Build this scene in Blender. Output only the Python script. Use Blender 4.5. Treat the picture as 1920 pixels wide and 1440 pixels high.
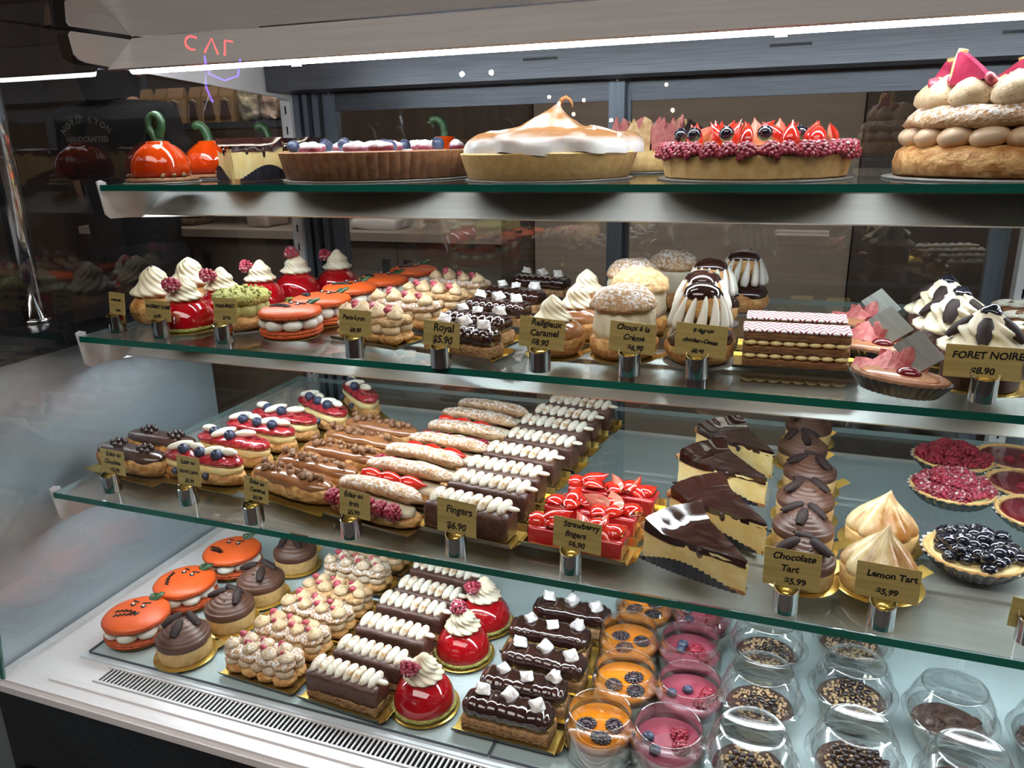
import bpy, math, random
from mathutils import Vector, Matrix, noise
for _o in list(bpy.data.objects): bpy.data.objects.remove(_o)
S = bpy.context.scene
C = S.collection
rnd = random.Random(7)
PI = math.pi
H = 1.25                      # the eye height above the shop floor; positions below are measured from there

# ------------------------------------------------------------------ camera, world, lights, exposure
_cam = bpy.data.cameras.new('camera'); CAM = bpy.data.objects.new('camera', _cam); C.objects.link(CAM)
_r = ((0.93990, 0.34089, -0.01953), (0.08396, -0.28619, -0.95449), (-0.33096, 0.89548, -0.29761))
CAM.matrix_world = Matrix(((_r[0][0], -_r[1][0], -_r[2][0], 0), (_r[0][1], -_r[1][1], -_r[2][1], 0),
                           (_r[0][2], -_r[1][2], -_r[2][2], H), (0, 0, 0, 1)))
_cam.sensor_width = 36; _cam.lens = 27.317; _cam.clip_start = 0.02; _cam.clip_end = 50
S.camera = CAM
S.view_settings.view_transform = 'Standard'; S.view_settings.look = 'None'
S.view_settings.gamma = 1; S.view_settings.use_curve_mapping = False
S.view_settings.exposure = 0.9
try:
    S.cycles.max_bounces = 10; S.cycles.transparent_max_bounces = 24; S.cycles.glossy_bounces = 4
    S.cycles.diffuse_bounces = 3; S.cycles.caustics_reflective = False; S.cycles.sample_clamp_indirect = 4
except Exception: pass
W = bpy.data.worlds.new('world'); S.world = W; W.use_nodes = True
W.node_tree.nodes['Background'].inputs[0].default_value = (0.75, 0.72, 0.70, 1)
W.node_tree.nodes['Background'].inputs[1].default_value = 0.12

def area(name, loc, size, power, col, rot=(0, 0, 0)):
    l = bpy.data.lights.new(name, 'AREA'); l.shape = 'RECTANGLE'; l.size, l.size_y = size
    l.energy = power; l.color = col
    o = bpy.data.objects.new(name, l); C.objects.link(o); o.location = (loc[0], loc[1], loc[2] + H); o.rotation_euler = rot
    return o
# the shop's ceiling lighting above the customers and the staff side
area('ceiling_lamp_front', (-0.3, -0.6, 1.42), (2.6, 1.0), 24, (1.0, 0.93, 0.88))
area('ceiling_lamp_rear', (-0.8, 2.2, 1.42), (3.2, 0.6), 16, (1.0, 0.88, 0.76))
LED_TOP, LED_SHELF = 24.0, 23.0       # emission of the tubes inside the case (built with the case)

# ------------------------------------------------------------------ materials
def _mat(name):
    m = bpy.data.materials.new(name); m.use_nodes = True
    return m, m.node_tree, m.node_tree.nodes, m.node_tree.links
def L4(c): return (c[0], c[1], c[2], 1)
def mat(name, c1, c2=None, scale=60, rough=.5, bump=0, bscale=120, metal=0, coat=0, sss=0, dust=0, lo=.35, hi=.65,
        c3=None, s3=300, t3=.62, spec=.5, detail=4, stretch=None, bdist=.002):
    """principled surface: two colours mixed by noise, an optional third as specks, bump and sugar dusting"""
    m, nt, N, K = _mat(name); b = N['Principled BSDF']
    tc = N.new('ShaderNodeTexCoord'); src = tc.outputs['Object']
    if stretch:
        mp = N.new('ShaderNodeMapping'); mp.inputs['Scale'].default_value = stretch; K.new(src, mp.inputs[0]); src = mp.outputs[0]
    def nz(sc, d=detail):
        n = N.new('ShaderNodeTexNoise'); n.inputs['Scale'].default_value = sc; n.inputs['Detail'].default_value = d
        K.new(src, n.inputs['Vector']); return n.outputs['Fac']
    def ramp(fac, a, z):
        r = N.new('ShaderNodeMapRange'); r.inputs[1].default_value = a; r.inputs[2].default_value = z; K.new(fac, r.inputs[0]); return r.outputs[0]
    def mix(fac, A, B):
        x = N.new('ShaderNodeMix'); x.data_type = 'RGBA'; K.new(fac, x.inputs[0])
        if isinstance(A, tuple): x.inputs[6].default_value = L4(A)
        else: K.new(A, x.inputs[6])
        if isinstance(B, tuple): x.inputs[7].default_value = L4(B)
        else: K.new(B, x.inputs[7])
        return x.outputs[2]
    col = None
    if c2: col = mix(ramp(nz(scale), lo, hi), c1, c2)
    if c3: col = mix(ramp(nz(s3, 2), t3, t3 + .04), col or c1, c3)
    if dust:
        sx = N.new('ShaderNodeSeparateXYZ'); K.new(tc.outputs['Normal'], sx.inputs[0])
        up = ramp(sx.outputs[2], -.1, .75)
        mu = N.new('ShaderNodeMath'); mu.operation = 'MULTIPLY'; K.new(up, mu.inputs[0]); K.new(ramp(nz(260, 3), .62 - .35 * dust, .80 - .35 * dust), mu.inputs[1])
        col = mix(mu.outputs[0], col or c1, (.93, .91, .90))
    if col is None: b.inputs['Base Color'].default_value = L4(c1)
    else: K.new(col, b.inputs['Base Color'])
    b.inputs['Roughness'].default_value = rough; b.inputs['Metallic'].default_value = metal
    b.inputs['Specular IOR Level'].default_value = spec
    b.inputs['Coat Weight'].default_value = coat; b.inputs['Coat Roughness'].default_value = .06
    if sss:
        b.inputs['Subsurface Weight'].default_value = sss; b.inputs['Subsurface Radius'].default_value = (1, .7, .5); b.inputs['Subsurface Scale'].default_value = .004
    if bump:
        bp = N.new('ShaderNodeBump'); bp.inputs['Strength'].default_value = bump; bp.inputs['Distance'].default_value = bdist
        K.new(nz(bscale, 5), bp.inputs['Height']); K.new(bp.outputs[0], b.inputs['Normal'])
    return m
def glass(name, tint=(.98, 1, .99), base=.04, power=5, rough=0.0, gloss=(1, 1, 1)):
    """thin clear sheet: lets light straight through and reflects more at grazing angles"""
    m, nt, N, K = _mat(name); N.remove(N['Principled BSDF']); out = N['Material Output']
    lw = N.new('ShaderNodeLayerWeight'); lw.inputs[0].default_value = .5
    p = N.new('ShaderNodeMath'); p.operation = 'POWER'; p.inputs[1].default_value = power; K.new(lw.outputs['Facing'], p.inputs[0])
    f = N.new('ShaderNodeMath'); f.operation = 'MULTIPLY_ADD'; f.inputs[1].default_value = 1 - base; f.inputs[2].default_value = base; K.new(p.outputs[0], f.inputs[0])
    t = N.new('ShaderNodeBsdfTransparent'); t.inputs[0].default_value = L4(tint)
    g = N.new('ShaderNodeBsdfGlossy'); g.inputs['Roughness'].default_value = rough; g.inputs[0].default_value = L4(gloss)
    x = N.new('ShaderNodeMixShader'); K.new(f.outputs[0], x.inputs[0]); K.new(t.outputs[0], x.inputs[1]); K.new(g.outputs[0], x.inputs[2])
    K.new(x.outputs[0], out.inputs[0]); return m
def emit(name, col, st):
    m, nt, N, K = _mat(name); N.remove(N['Principled BSDF'])
    e = N.new('ShaderNodeEmission'); e.inputs[0].default_value = L4(col); e.inputs[1].default_value = st; K.new(e.outputs[0], N['Material Output'].inputs[0]); return m

M = {}
M['white_paint'] = mat('white_paint', (.72, .70, .70), rough=.32, bump=.1, bscale=30)
M['panel'] = mat('fixture_panel', (.74, .70, .68), (.67, .64, .62), scale=6, rough=.28, metal=.25, stretch=(1, 12, 30))
M['steel'] = mat('brushed_steel', (.085, .088, .098), (.055, .058, .066), scale=14, rough=.34, metal=.7, stretch=(1, 20, 60))
M['steel_soft'] = mat('grey_aluminium', (.15, .17, .20), (.11, .13, .155), scale=10, rough=.38, metal=.5, stretch=(30, 30, 1))
M['top_glass'] = glass('top_glass', (.80, .80, .80), .10, 3)
M['steel_dark'] = mat('dark_steel', (.10, .11, .13), rough=.35, metal=.6)
M['ceil_plate'] = mat('polished_plate', (.30, .29, .29), rough=.10, metal=.9)
M['chrome'] = mat('chrome', (.62, .62, .64), rough=.08, metal=1)
M['black'] = mat('black_gloss', (.008, .009, .012), rough=.16)
M['black_matte'] = mat('black_slot', (.004, .004, .005), rough=.9, spec=.1)
M['granite'] = mat('black_granite', (.004, .005, .007), (.028, .031, .037), scale=420, rough=.12, lo=.58, hi=.68, coat=.3)
M['deck'] = mat('white_deck', (.74, .80, .84), rough=.22, coat=.3)
M['trim'] = mat('brushed_trim', (.84, .80, .79), (.78, .74, .73), scale=9, rough=.30, metal=.05, stretch=(1, 40, 40))
M['sidepanel'] = mat('pale_steel_side', (.50, .57, .61), (.42, .49, .54), scale=3, rough=.28, metal=.35)
M['glass_edge'] = mat('green_glass_edge', (.004, .085, .060), (.004, .13, .09), scale=4, rough=.08, coat=.6)
M['glass_side'] = mat('pale_glass_edge', (.30, .40, .40), rough=.1, coat=.5)
M['shelf_glass'] = glass('shelf_glass', (.95, .985, .975), .045)
M['pane'] = glass('clear_pane', (.985, .995, .99), .03)
M['end_glass'] = glass('end_glass', (.95, .97, .97), .055, 4.5)
M['door_glass'] = glass('door_glass', (.94, .96, .96), .09, 4)
M['jar_glass'] = glass('jar_glass', (.93, .945, .945), .10, 2.0)
M['cup_plastic'] = glass('cup_plastic', (.92, .935, .94), .10, 2.0, .03)
M['led_top'] = emit('led_tube', (.84, .93, 1.0), LED_TOP)
M['led'] = emit('led_shelf_tube', (.84, .93, 1.0), LED_SHELF)
# food
M['choux'] = mat('choux_crust', (.46, .19, .045), (.76, .45, .17), scale=75, rough=.5, bump=1, bscale=150, sss=.1, lo=.38, hi=.62, bdist=.004)
M['craq'] = mat('craquelin', (.52, .29, .12), (.75, .52, .28), scale=130, rough=.75, bump=1, bscale=230, bdist=.004)
M['craqsugar'] = mat('craquelin_sugared', (.46, .25, .11), (.66, .44, .24), scale=130, rough=.8, bump=1, bscale=210, dust=.52, bdist=.004)
M['cream'] = mat('whipped_cream', (.80, .71, .50), (.84, .77, .60), scale=40, rough=.42, sss=.3, bump=.12, bscale=90)
M['cream_white'] = mat('white_cream', (.82, .79, .70), rough=.42, sss=.3)
M['custard'] = mat('pastry_custard', (.82, .62, .26), (.88, .72, .38), scale=50, rough=.35, sss=.3)
M['choc_glaze'] = mat('dark_chocolate_glaze', (.022, .007, .006), (.042, .014, .010), scale=40, rough=.09, coat=1, bump=.12, bscale=60)
M['choc_glaze2'] = mat('satin_chocolate', (.045, .018, .012), (.08, .035, .022), scale=30, rough=.22, coat=.5, bump=.15, bscale=60)
M['choc_mousse'] = mat('chocolate_mousse', (.080, .033, .019), (.115, .052, .032), scale=80, rough=.42, bump=.15, bscale=150)
M['choc_bar'] = mat('milk_chocolate_coat', (.070, .030, .021), (.11, .052, .038), scale=120, rough=.36, bump=.55, bscale=200, c3=(.42, .27, .13), s3=420, t3=.72)
M['choc_curl'] = mat('dark_chocolate_curl', (.020, .011, .010), (.036, .021, .019), scale=60, rough=.62, spec=.25, stretch=(1, 14, 14), bump=.3, bscale=60)
M['pearl'] = mat('chocolate_pearl', (.028, .012, .010), rough=.18, coat=.5)
M['red_glaze'] = mat('raspberry_mirror_glaze', (.34, .002, .006), (.42, .004, .010), scale=20, rough=.06, coat=1)
M['jam'] = mat('berry_jam', (.26, .006, .012), (.50, .035, .045), scale=160, rough=.10, coat=1, bump=.6, bscale=180)
M['jam_dark'] = mat('dark_jam', (.16, .010, .014), rough=.12, coat=.8)
M['raspberry'] = mat('raspberry_flesh', (.20, .006, .018), (.36, .02, .045), scale=200, rough=.32, sss=.1)
M['raspdust'] = mat('raspberry_frosted', (.22, .008, .02), (.38, .03, .06), scale=200, rough=.4, dust=.25)
M['strawberry'] = mat('strawberry_skin', (.62, .010, .008), (.74, .05, .02), scale=60, rough=.10, coat=1, c3=(.80, .42, .12), s3=330, t3=.74)
M['strawflesh'] = mat('strawberry_flesh', (.80, .16, .10), (.90, .50, .38), scale=45, rough=.22, coat=.6)
M['blueberry'] = mat('blueberry_skin', (.018, .022, .05), (.07, .09, .16), scale=90, rough=.35)
M['bluegloss'] = mat('glazed_blueberry', (.006, .007, .016), (.016, .018, .034), scale=90, rough=.07, coat=1)
M['blackberry'] = mat('blackberry_flesh', (.014, .010, .016), (.05, .03, .045), scale=180, rough=.22, coat=.3)
M['berry_core'] = mat('blackberry_core', (.075, .040, .045), (.035, .020, .028), scale=160, rough=.5)
M['caramel'] = mat('caramel_glaze', (.25, .095, .035), (.34, .15, .06), scale=30, rough=.16, coat=.8)
M['nuts'] = mat('caramelised_nuts', (.52, .32, .15), (.72, .52, .30), scale=150, rough=.6, bump=.8, bscale=200)
M['toffee'] = mat('toffee_crumb', (.20, .095, .045), (.32, .17, .085), scale=150, rough=.5, bump=.8, bscale=200)
M['pistachio'] = mat('pistachio_crumb', (.30, .30, .06), (.48, .46, .14), scale=220, rough=.7, bump=1, bscale=260, bdist=.004)
M['pistcream'] = mat('pistachio_cream', (.42, .38, .12), (.50, .45, .18), scale=50, rough=.5)
M['orange'] = mat('orange_macaron', (.62, .085, .010), (.70, .11, .014), scale=30, rough=.42, bump=.12, bscale=240, c3=(.40, .06, .01), s3=380, t3=.76)
M['orangefoot'] = mat('orange_macaron_foot', (.52, .07, .012), (.66, .13, .03), scale=260, rough=.75, bump=1, bscale=320, bdist=.004)
M['orangeglaze'] = mat('orange_mirror_glaze', (.66, .060, .003), (.58, .035, .002), scale=25, rough=.07, coat=1)
M['leaf'] = mat('green_sugar_paste', (.022, .065, .022), (.035, .095, .032), scale=60, rough=.4)
M['icing_black'] = mat('black_icing', (.012, .009, .010), rough=.22)
M['icing_white'] = mat('white_icing', (.85, .85, .82), rough=.3)
M['praline'] = mat('pink_praline', (.40, .05, .08), (.56, .13, .16), scale=160, rough=.3)
M['nutcream'] = mat('praline_cream', (.60, .43, .24), (.74, .58, .37), scale=90, rough=.5, sss=.15, c3=(.26, .16, .08), s3=380, t3=.64, bump=.5, bscale=160)
M['nutcreamdust'] = mat('praline_cream_sugared', (.58, .42, .25), (.72, .57, .38), scale=90, rough=.6, dust=.35, c3=(.26, .16, .08), s3=380, t3=.64, bump=.5, bscale=160)
M['shell'] = mat('shortcrust', (.66, .40, .14), (.78, .54, .23), scale=120, rough=.6, bump=.25, bscale=260)
M['shell_dark'] = mat('cocoa_crust', (.24, .10, .045), (.36, .17, .08), scale=90, rough=.65, bump=.4, bscale=200)
M['cheese'] = mat('cheesecake', (.82, .60, .22), (.88, .72, .36), scale=60, rough=.5, sss=.15, bump=.35, bscale=150)
M['cheesebrown'] = mat('cheesecake_baked_side', (.50, .27, .09), (.74, .50, .22), scale=50, rough=.55, bump=.4, bscale=150)
M['burnt'] = mat('baked_rim', (.33, .13, .05), (.52, .26, .10), scale=90, rough=.5, bump=.5, bscale=170)
M['meringue'] = mat('torched_meringue', (.90, .86, .76), (.50, .25, .07), scale=26, rough=.42, sss=.2, lo=.50, hi=.74, bump=.25, bscale=50)
M['meringuegold'] = mat('golden_meringue', (.82, .66, .36), (.40, .16, .03), scale=45, rough=.3, coat=.3, lo=.40, hi=.64, stretch=(1, 1, .3))
M['toastcream'] = mat('toasted_cream', (.86, .82, .70), (.50, .29, .11), scale=130, rough=.45, sss=.15, lo=.52, hi=.66)
M['marsh'] = mat('marshmallow', (.86, .80, .76), (.90, .88, .86), scale=60, rough=.75, bump=.8, bscale=150)
M['whitechoc'] = mat('white_cream_petals', (.88, .84, .70), rough=.36, sss=.2)
M['sponge'] = mat('brown_cake', (.34, .17, .07), (.52, .31, .14), scale=160, rough=.85, bump=1, bscale=240, bdist=.004)
M['puff'] = mat('puff_pastry', (.17, .06, .022), (.40, .19, .07), scale=90, rough=.6, bump=1, bscale=160, stretch=(1, 1, 6), bdist=.004)
M['redjelly'] = mat('strawberry_jelly', (.50, .012, .018), (.62, .05, .05), scale=40, rough=.10, coat=1)
M['gold'] = mat('gold_card', (.80, .56, .14), (.62, .41, .09), scale=18, rough=.24, metal=.85, bump=.1, bscale=40)
M['goldsign'] = mat('brushed_gold_card', (.62, .47, .17), (.48, .36, .12), scale=14, rough=.34, metal=.35, stretch=(1, 1, 14))
M['card_black'] = mat('black_card_underside', (.015, .015, .018), rough=.3)
M['ink'] = mat('black_ink', (.010, .010, .010), rough=.4)
M['papercup'] = mat('dark_paper_case', (.018, .018, .026), (.03, .03, .045), scale=40, rough=.3)
M['papercup_white'] = mat('white_paper_lining', (.80, .80, .78), rough=.6)
M['pink_shard'] = mat('pink_brittle', (.50, .11, .12), (.64, .25, .22), scale=130, rough=.6, bump=.8, bscale=170)
M['silver_card'] = mat('brushed_silver_plaque', (.36, .38, .34), (.26, .28, .25), scale=20, rough=.34, metal=.6, stretch=(1, 1, 20))
M['panna'] = mat('panna_cotta', (.80, .74, .66), rough=.35, sss=.3)
M['mango'] = mat('mango_coulis', (.74, .21, .004), (.80, .28, .01), scale=30, rough=.10, coat=1)
M['pinkmousse'] = mat('berry_mousse', (.29, .040, .075), (.38, .075, .11), scale=60, rough=.3, coat=.3)
M['tiramisu'] = mat('tiramisu_cream', (.72, .62, .44), rough=.5)
M['cocoa'] = mat('cocoa_layer', (.050, .025, .018), (.09, .045, .03), scale=160, rough=.8, bump=.6, bscale=220)
M['tart_orange'] = mat('caramel_filling', (.46, .19, .09), (.55, .27, .14), scale=40, rough=.25, coat=.4)
M['greyboard'] = mat('grey_cake_board', (.32, .31, .30), rough=.35, metal=.2)
# shop
M['wood_tan'] = mat('tan_laminate', (.44, .36, .29), (.38, .31, .25), scale=5, rough=.5, stretch=(1, 1, 9))
M['wood_dark'] = mat('dark_brown_laminate', (.075, .055, .045), (.10, .075, .06), scale=5, rough=.5, stretch=(6, 6, 1))
M['counter'] = mat('beige_worktop', (.40, .34, .29), rough=.4)
M['cab'] = mat('beige_cabinet', (.24, .19, .15), (.21, .165, .13), scale=4, rough=.5, stretch=(8, 8, 1))
M['wall'] = mat('brown_wall', (.13, .10, .085), rough=.8)
M['floor'] = mat('shop_floor', (.10, .09, .085), (.14, .12, .11), scale=8, rough=.4)
M['ceil'] = mat('shop_ceiling', (.16, .12, .10), rough=.9)
M['tee'] = mat('black_cotton', (.012, .013, .018), rough=.9, bump=.3, bscale=80)
M['skin'] = mat('skin', (.42, .24, .17), rough=.55, sss=.1)
M['hair'] = mat('dark_hair', (.015, .012, .014), rough=.6, bump=.6, bscale=60, stretch=(6, 6, 1))
M['print'] = mat('pale_shirt_print', (.22, .215, .20), rough=.8)
M['kraft'] = mat('kraft_paper', (.42, .27, .15), (.34, .21, .11), scale=20, rough=.7, bump=.4, bscale=40)
M['kraftdark'] = mat('brown_bag_front', (.09, .05, .035), rough=.5)
M['cello'] = mat('wrapped_sweets', (.50, .34, .26), (.66, .52, .42), scale=40, rough=.25, coat=.6, bump=1, bscale=60, bdist=.01)
M['cello_green'] = mat('wrapped_nougat', (.50, .52, .34), (.62, .48, .38), scale=40, rough=.25, coat=.6, bump=1, bscale=60, bdist=.01)
M['neon_red'] = emit('red_neon', (1, .02, .03), 26); M['neon_blue'] = emit('violet_neon', (.22, .10, 1), 16); M['neon_white'] = emit('white_neon', (.8, .9, 1), 5)
M['spot'] = emit('warm_bulb', (1, .72, .38), 60); M['spotw'] = emit('white_bulb', (.9, .95, 1), 90)
def marble_mat():
    m, nt, N, K = _mat('feathered_icing'); b = N['Principled BSDF']
    tc = N.new('ShaderNodeTexCoord'); s = N.new('ShaderNodeSeparateXYZ'); K.new(tc.outputs['Object'], s.inputs[0])
    def mth(op, a, b_=0, c=0):
        n = N.new('ShaderNodeMath'); n.operation = op
        for i, v in enumerate((a, b_, c)):
            if isinstance(v, (int, float)): n.inputs[i].default_value = v
            else: K.new(v, n.inputs[i])
        return n.outputs[0]
    nz = N.new('ShaderNodeTexNoise'); nz.inputs['Scale'].default_value = 120; K.new(tc.outputs['Object'], nz.inputs['Vector'])
    tri = mth('PINGPONG', s.outputs[0], .0065); y = mth('MULTIPLY_ADD', tri, 2.2, s.outputs[1])
    y = mth('MULTIPLY_ADD', nz.outputs['Fac'], .004, y)
    w = mth('SINE', mth('MULTIPLY', y, 480)); f = mth('SMOOTH_MIN', mth('MAXIMUM', mth('MULTIPLY_ADD', w, 1.4, -.1), 0), 1, .1)
    x = N.new('ShaderNodeMix'); x.data_type = 'RGBA'; K.new(f, x.inputs[0]); x.inputs[6].default_value = (.84, .80, .80, 1); x.inputs[7].default_value = (.22, .015, .03, 1)
    K.new(x.outputs[2], b.inputs['Base Color']); b.inputs['Roughness'].default_value = .5; b.inputs['Specular IOR Level'].default_value = .25
    return m
M['marble'] = marble_mat()
M['dustfruit'] = mat('sugared_fruit', (.30, .03, .05), (.20, .02, .05), scale=90, rough=.5, dust=1.0, bump=.3, bscale=150)
M['toastcream2'] = mat('golden_cream', (.80, .60, .40), (.70, .48, .28), scale=30, rough=.35, sss=.2, coat=.2)
M['pinkjelly'] = mat('pink_jelly', (.40, .03, .07), (.52, .06, .12), scale=60, rough=.12, coat=.8)

# ------------------------------------------------------------------ geometry helpers
class G:
    def __init__(s): s.v = []; s.f = []; s.m = []
    def add(s, o, T=None, mi=None):
        b = len(s.v)
        s.v += [tuple(T @ Vector(p)) for p in o.v] if T is not None else o.v
        s.f += [tuple(i + b for i in f) for f in o.f]
        s.m += [mi] * len(o.f) if mi is not None else o.m
        return s
    def fa(s, f, mi=0): s.f.append(tuple(f)); s.m.append(mi)
    def warp(s, fn): s.v = [tuple(fn(Vector(p))) for p in s.v]; return s
    def rough(s, amp, sc=60, seed=0):
        o = Vector((seed * 3.1, seed * 1.7, seed))
        return s.warp(lambda p: p + amp * noise.noise_vector(p * sc + o))
def T(x=0, y=0, z=0, rx=0, ry=0, rz=0, sc=1):
    m = Matrix.Translation((x, y, z)) @ Matrix.Rotation(rz, 4, 'Z') @ Matrix.Rotation(ry, 4, 'Y') @ Matrix.Rotation(rx, 4, 'X')
    if isinstance(sc, (int, float)): sc = (sc, sc, sc)
    return m @ Matrix.Diagonal((*sc, 1))
def box(x0, x1, y0, y1, z0, z1):
    g = G(); g.v = [(x, y, z) for z in (z0, z1) for y in (y0, y1) for x in (x0, x1)]
    for f in ((0, 2, 3, 1), (4, 5, 7, 6), (0, 1, 5, 4), (2, 6, 7, 3), (0, 4, 6, 2), (1, 3, 7, 5)): g.fa(f)
    return g
def ball(rx, ry=None, rz=None, u=16, v=10, c=(0, 0, 0)):
    ry = ry or rx; rz = rz or rx; g = G(); g.v.append((c[0], c[1], c[2] - rz))
    for j in range(1, v):
        a = -PI / 2 + PI * j / v
        for i in range(u):
            t = 2 * PI * i / u; g.v.append((c[0] + rx * math.cos(a) * math.cos(t), c[1] + ry * math.cos(a) * math.sin(t), c[2] + rz * math.sin(a)))
    g.v.append((c[0], c[1], c[2] + rz)); n = len(g.v) - 1
    for i in range(u):
        k = (i + 1) % u; g.fa((0, 1 + k, 1 + i)); g.fa((n, 1 + (v - 2) * u + i, 1 + (v - 2) * u + k))
        for j in range(v - 2): g.fa((1 + j * u + i, 1 + j * u + k, 1 + (j + 1) * u + k, 1 + (j + 1) * u + i))
    return g
def lathe(prof, seg=40, mod=None, closed=False, cap0=True, cap1=True, arc=None):
    """profile of (r,z) turned about z; mod(theta, r, z, j) changes the radius"""
    g = G(); n = len(prof)
    for j, (r, z) in enumerate(prof):
        for i in range(seg):
            t = 2 * PI * i / seg; rr = mod(t, r, z, j) if mod else r
            dz = 0
            if isinstance(rr, tuple): rr, dz = rr
            g.v.append((rr * math.cos(t), rr * math.sin(t), z + dz))
    for j in range(n - 1 if not closed else n):
        a, b = j * seg, ((j + 1) % n) * seg
        for i in range(seg):
            k = (i + 1) % seg; g.fa((a + i, a + k, b + k, b + i))
    if not closed:
        if cap0 and prof[0][0] > 1e-6: g.fa(tuple(range(seg))[::-1])
        if cap1 and prof[-1][0] > 1e-6: g.fa(tuple((n - 1) * seg + i for i in range(seg)))
    return g
def rbox(sx, sy, sz, r, n=10, amp=0, sc=60, seed=0, fn=None, z0=0):
    """rounded box resting on z0"""
    g = G(); r = min(r, sx / 2 - 1e-5, sy / 2 - 1e-5, sz / 2 - 1e-5); idx = {}
    nx, ny, nz = max(4, int(n * sx / max(sx, sy))), max(4, int(n * sy / max(sx, sy))), max(4, int(n * sz / max(sx, sy)) + 1)
    def warpc(i, N_):  # denser near the ends
        t = i / N_; return (1 - math.cos(PI * t)) / 2 * .5 + t * .5
    def vid(i, j, k):
        if (i, j, k) in idx: return idx[(i, j, k)]
        p = Vector(((warpc(i, nx) - .5) * sx, (warpc(j, ny) - .5) * sy, (warpc(k, nz) - .5) * sz))
        q = Vector((max(-sx / 2 + r, min(sx / 2 - r, p.x)), max(-sy / 2 + r, min(sy / 2 - r, p.y)), max(-sz / 2 + r, min(sz / 2 - r, p.z))))
        d = p - q; p = q + (d.normalized() * r if d.length > 1e-9 else d)
        p.z += sz / 2
        if amp: p = p + amp * noise.noise_vector(p * sc + Vector((seed * 2.3, seed, seed * .7)))
        if fn: p = fn(p)
        p.z += z0
        idx[(i, j, k)] = len(g.v); g.v.append(tuple(p)); return idx[(i, j, k)]
    for a in range(nx):
        for b in range(ny):
            g.fa((vid(a, b, 0), vid(a, b + 1, 0), vid(a + 1, b + 1, 0), vid(a + 1, b, 0))); g.fa((vid(a, b, nz), vid(a + 1, b, nz), vid(a + 1, b + 1, nz), vid(a, b + 1, nz)))
        for c in range(nz):
            g.fa((vid(a, 0, c), vid(a + 1, 0, c), vid(a + 1, 0, c + 1), vid(a, 0, c + 1))); g.fa((vid(a, ny, c), vid(a, ny, c + 1), vid(a + 1, ny, c + 1), vid(a + 1, ny, c)))
    for b in range(ny):
        for c in range(nz):
            g.fa((vid(0, b, c), vid(0, b, c + 1), vid(0, b + 1, c + 1), vid(0, b + 1, c))); g.fa((vid(nx, b, c), vid(nx, b + 1, c), vid(nx, b + 1, c + 1), vid(nx, b, c + 1)))
    return g
def tube(pts, r, seg=8, closed=False):
    g = G(); pts = [Vector(p) for p in pts]; n = len(pts); up = Vector((0, 0, 1))
    for i, p in enumerate(pts):
        a = pts[(i - 1) % n] if (i or closed) else p; b = pts[(i + 1) % n] if (i < n - 1 or closed) else p
        d = (b - a).normalized(); x = d.cross(up)
        if x.length < .1: x = d.cross(Vector((0, 1, 0)))
        x.normalize(); y = x.cross(d); rr = r[i] if isinstance(r, (list, tuple)) else r
        for k in range(seg):
            t = 2 * PI * k / seg; g.v.append(tuple(p + rr * (math.cos(t) * x + math.sin(t) * y)))
    for i in range(n if closed else n - 1):
        a, b = i * seg, ((i + 1) % n) * seg
        for k in range(seg): g.fa((a + k, a + (k + 1) % seg, b + (k + 1) % seg, b + k))
    if not closed: g.fa(tuple(range(seg))[::-1]); g.fa(tuple((n - 1) * seg + k for k in range(seg)))
    return g
def smooth_path(pts, n=2):
    pts = [Vector(p) for p in pts]
    for _ in range(n):
        q = [pts[0]]
        for a, b in zip(pts, pts[1:]): q += [a * .75 + b * .25, a * .25 + b * .75]
        pts = q + [pts[-1]]
    return pts
def prism(poly, d0, d1, axis='z'):
    """polygon of (a,b) pushed from d0 to d1 along an axis"""
    def q(a, b, d): return {'z': (a, b, d), 'x': (d, a, b), 'y': (a, d, b)}[axis]
    g = G(); n = len(poly); g.v = [q(a, b, d0) for a, b in poly] + [q(a, b, d1) for a, b in poly]
    g.fa(tuple(range(n))[::-1]); g.fa(tuple(range(n, 2 * n)))
    for i in range(n): g.fa((i, (i + 1) % n, n + (i + 1) % n, n + i))
    return g
def merge(*gs):
    o = G()
    for g in gs: o.add(g)
    return o
def obj(name, g, ms, parent=None, smooth=True, loc=(0, 0, 0), rot=(0, 0, 0)):
    me = g
    if isinstance(g, G):
        me = bpy.data.meshes.new(name); me.from_pydata(g.v, [], g.f)
        if not isinstance(ms, (list, tuple)): ms = [ms]
        for m in ms: me.materials.append(M[m] if isinstance(m, str) else m)
        if len(ms) > 1: me.polygons.foreach_set('material_index', g.m)
        me.update()
        if smooth: me.shade_smooth() if smooth is True else me.set_sharp_from_angle(angle=smooth)
    o = bpy.data.objects.new(name, me); C.objects.link(o); o.location = loc; o.rotation_euler = rot
    if parent: o.parent = parent
    return o
def flat(g_name, g, ms, parent=None, **k): return obj(g_name, g, ms, parent, smooth=False, **k)
def thing(name, cat, label=None, group=None, loc=(0, 0, 0), rz=0):
    o = bpy.data.objects.new(name, None); o.empty_display_size = .02; C.objects.link(o); o.location = (loc[0], loc[1], loc[2] + H); o.rotation_euler = (0, 0, rz)
    o['category'] = cat; tag(o, label, None, group); return o
def tag(o, label=None, cat=None, group=None):
    if label: o['label'] = label; LAB.append(label)
    if cat: o['category'] = cat
    if group: o['group'] = group
    return o
LAB = []
def struct(name, g, ms, label=None, cat=None, smooth=False):
    g.warp(lambda p: p + Vector((0, 0, H))); o = obj(name, g, ms, smooth=smooth); o['kind'] = 'structure'
    if label: o['label'] = label
    return o
def single(name, g, ms, label, cat, group=None, smooth=False):
    g.warp(lambda p: p + Vector((0, 0, H))); o = obj(name, g, ms, smooth=smooth); return tag(o, label, cat, group)
KIDS = {}
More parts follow.
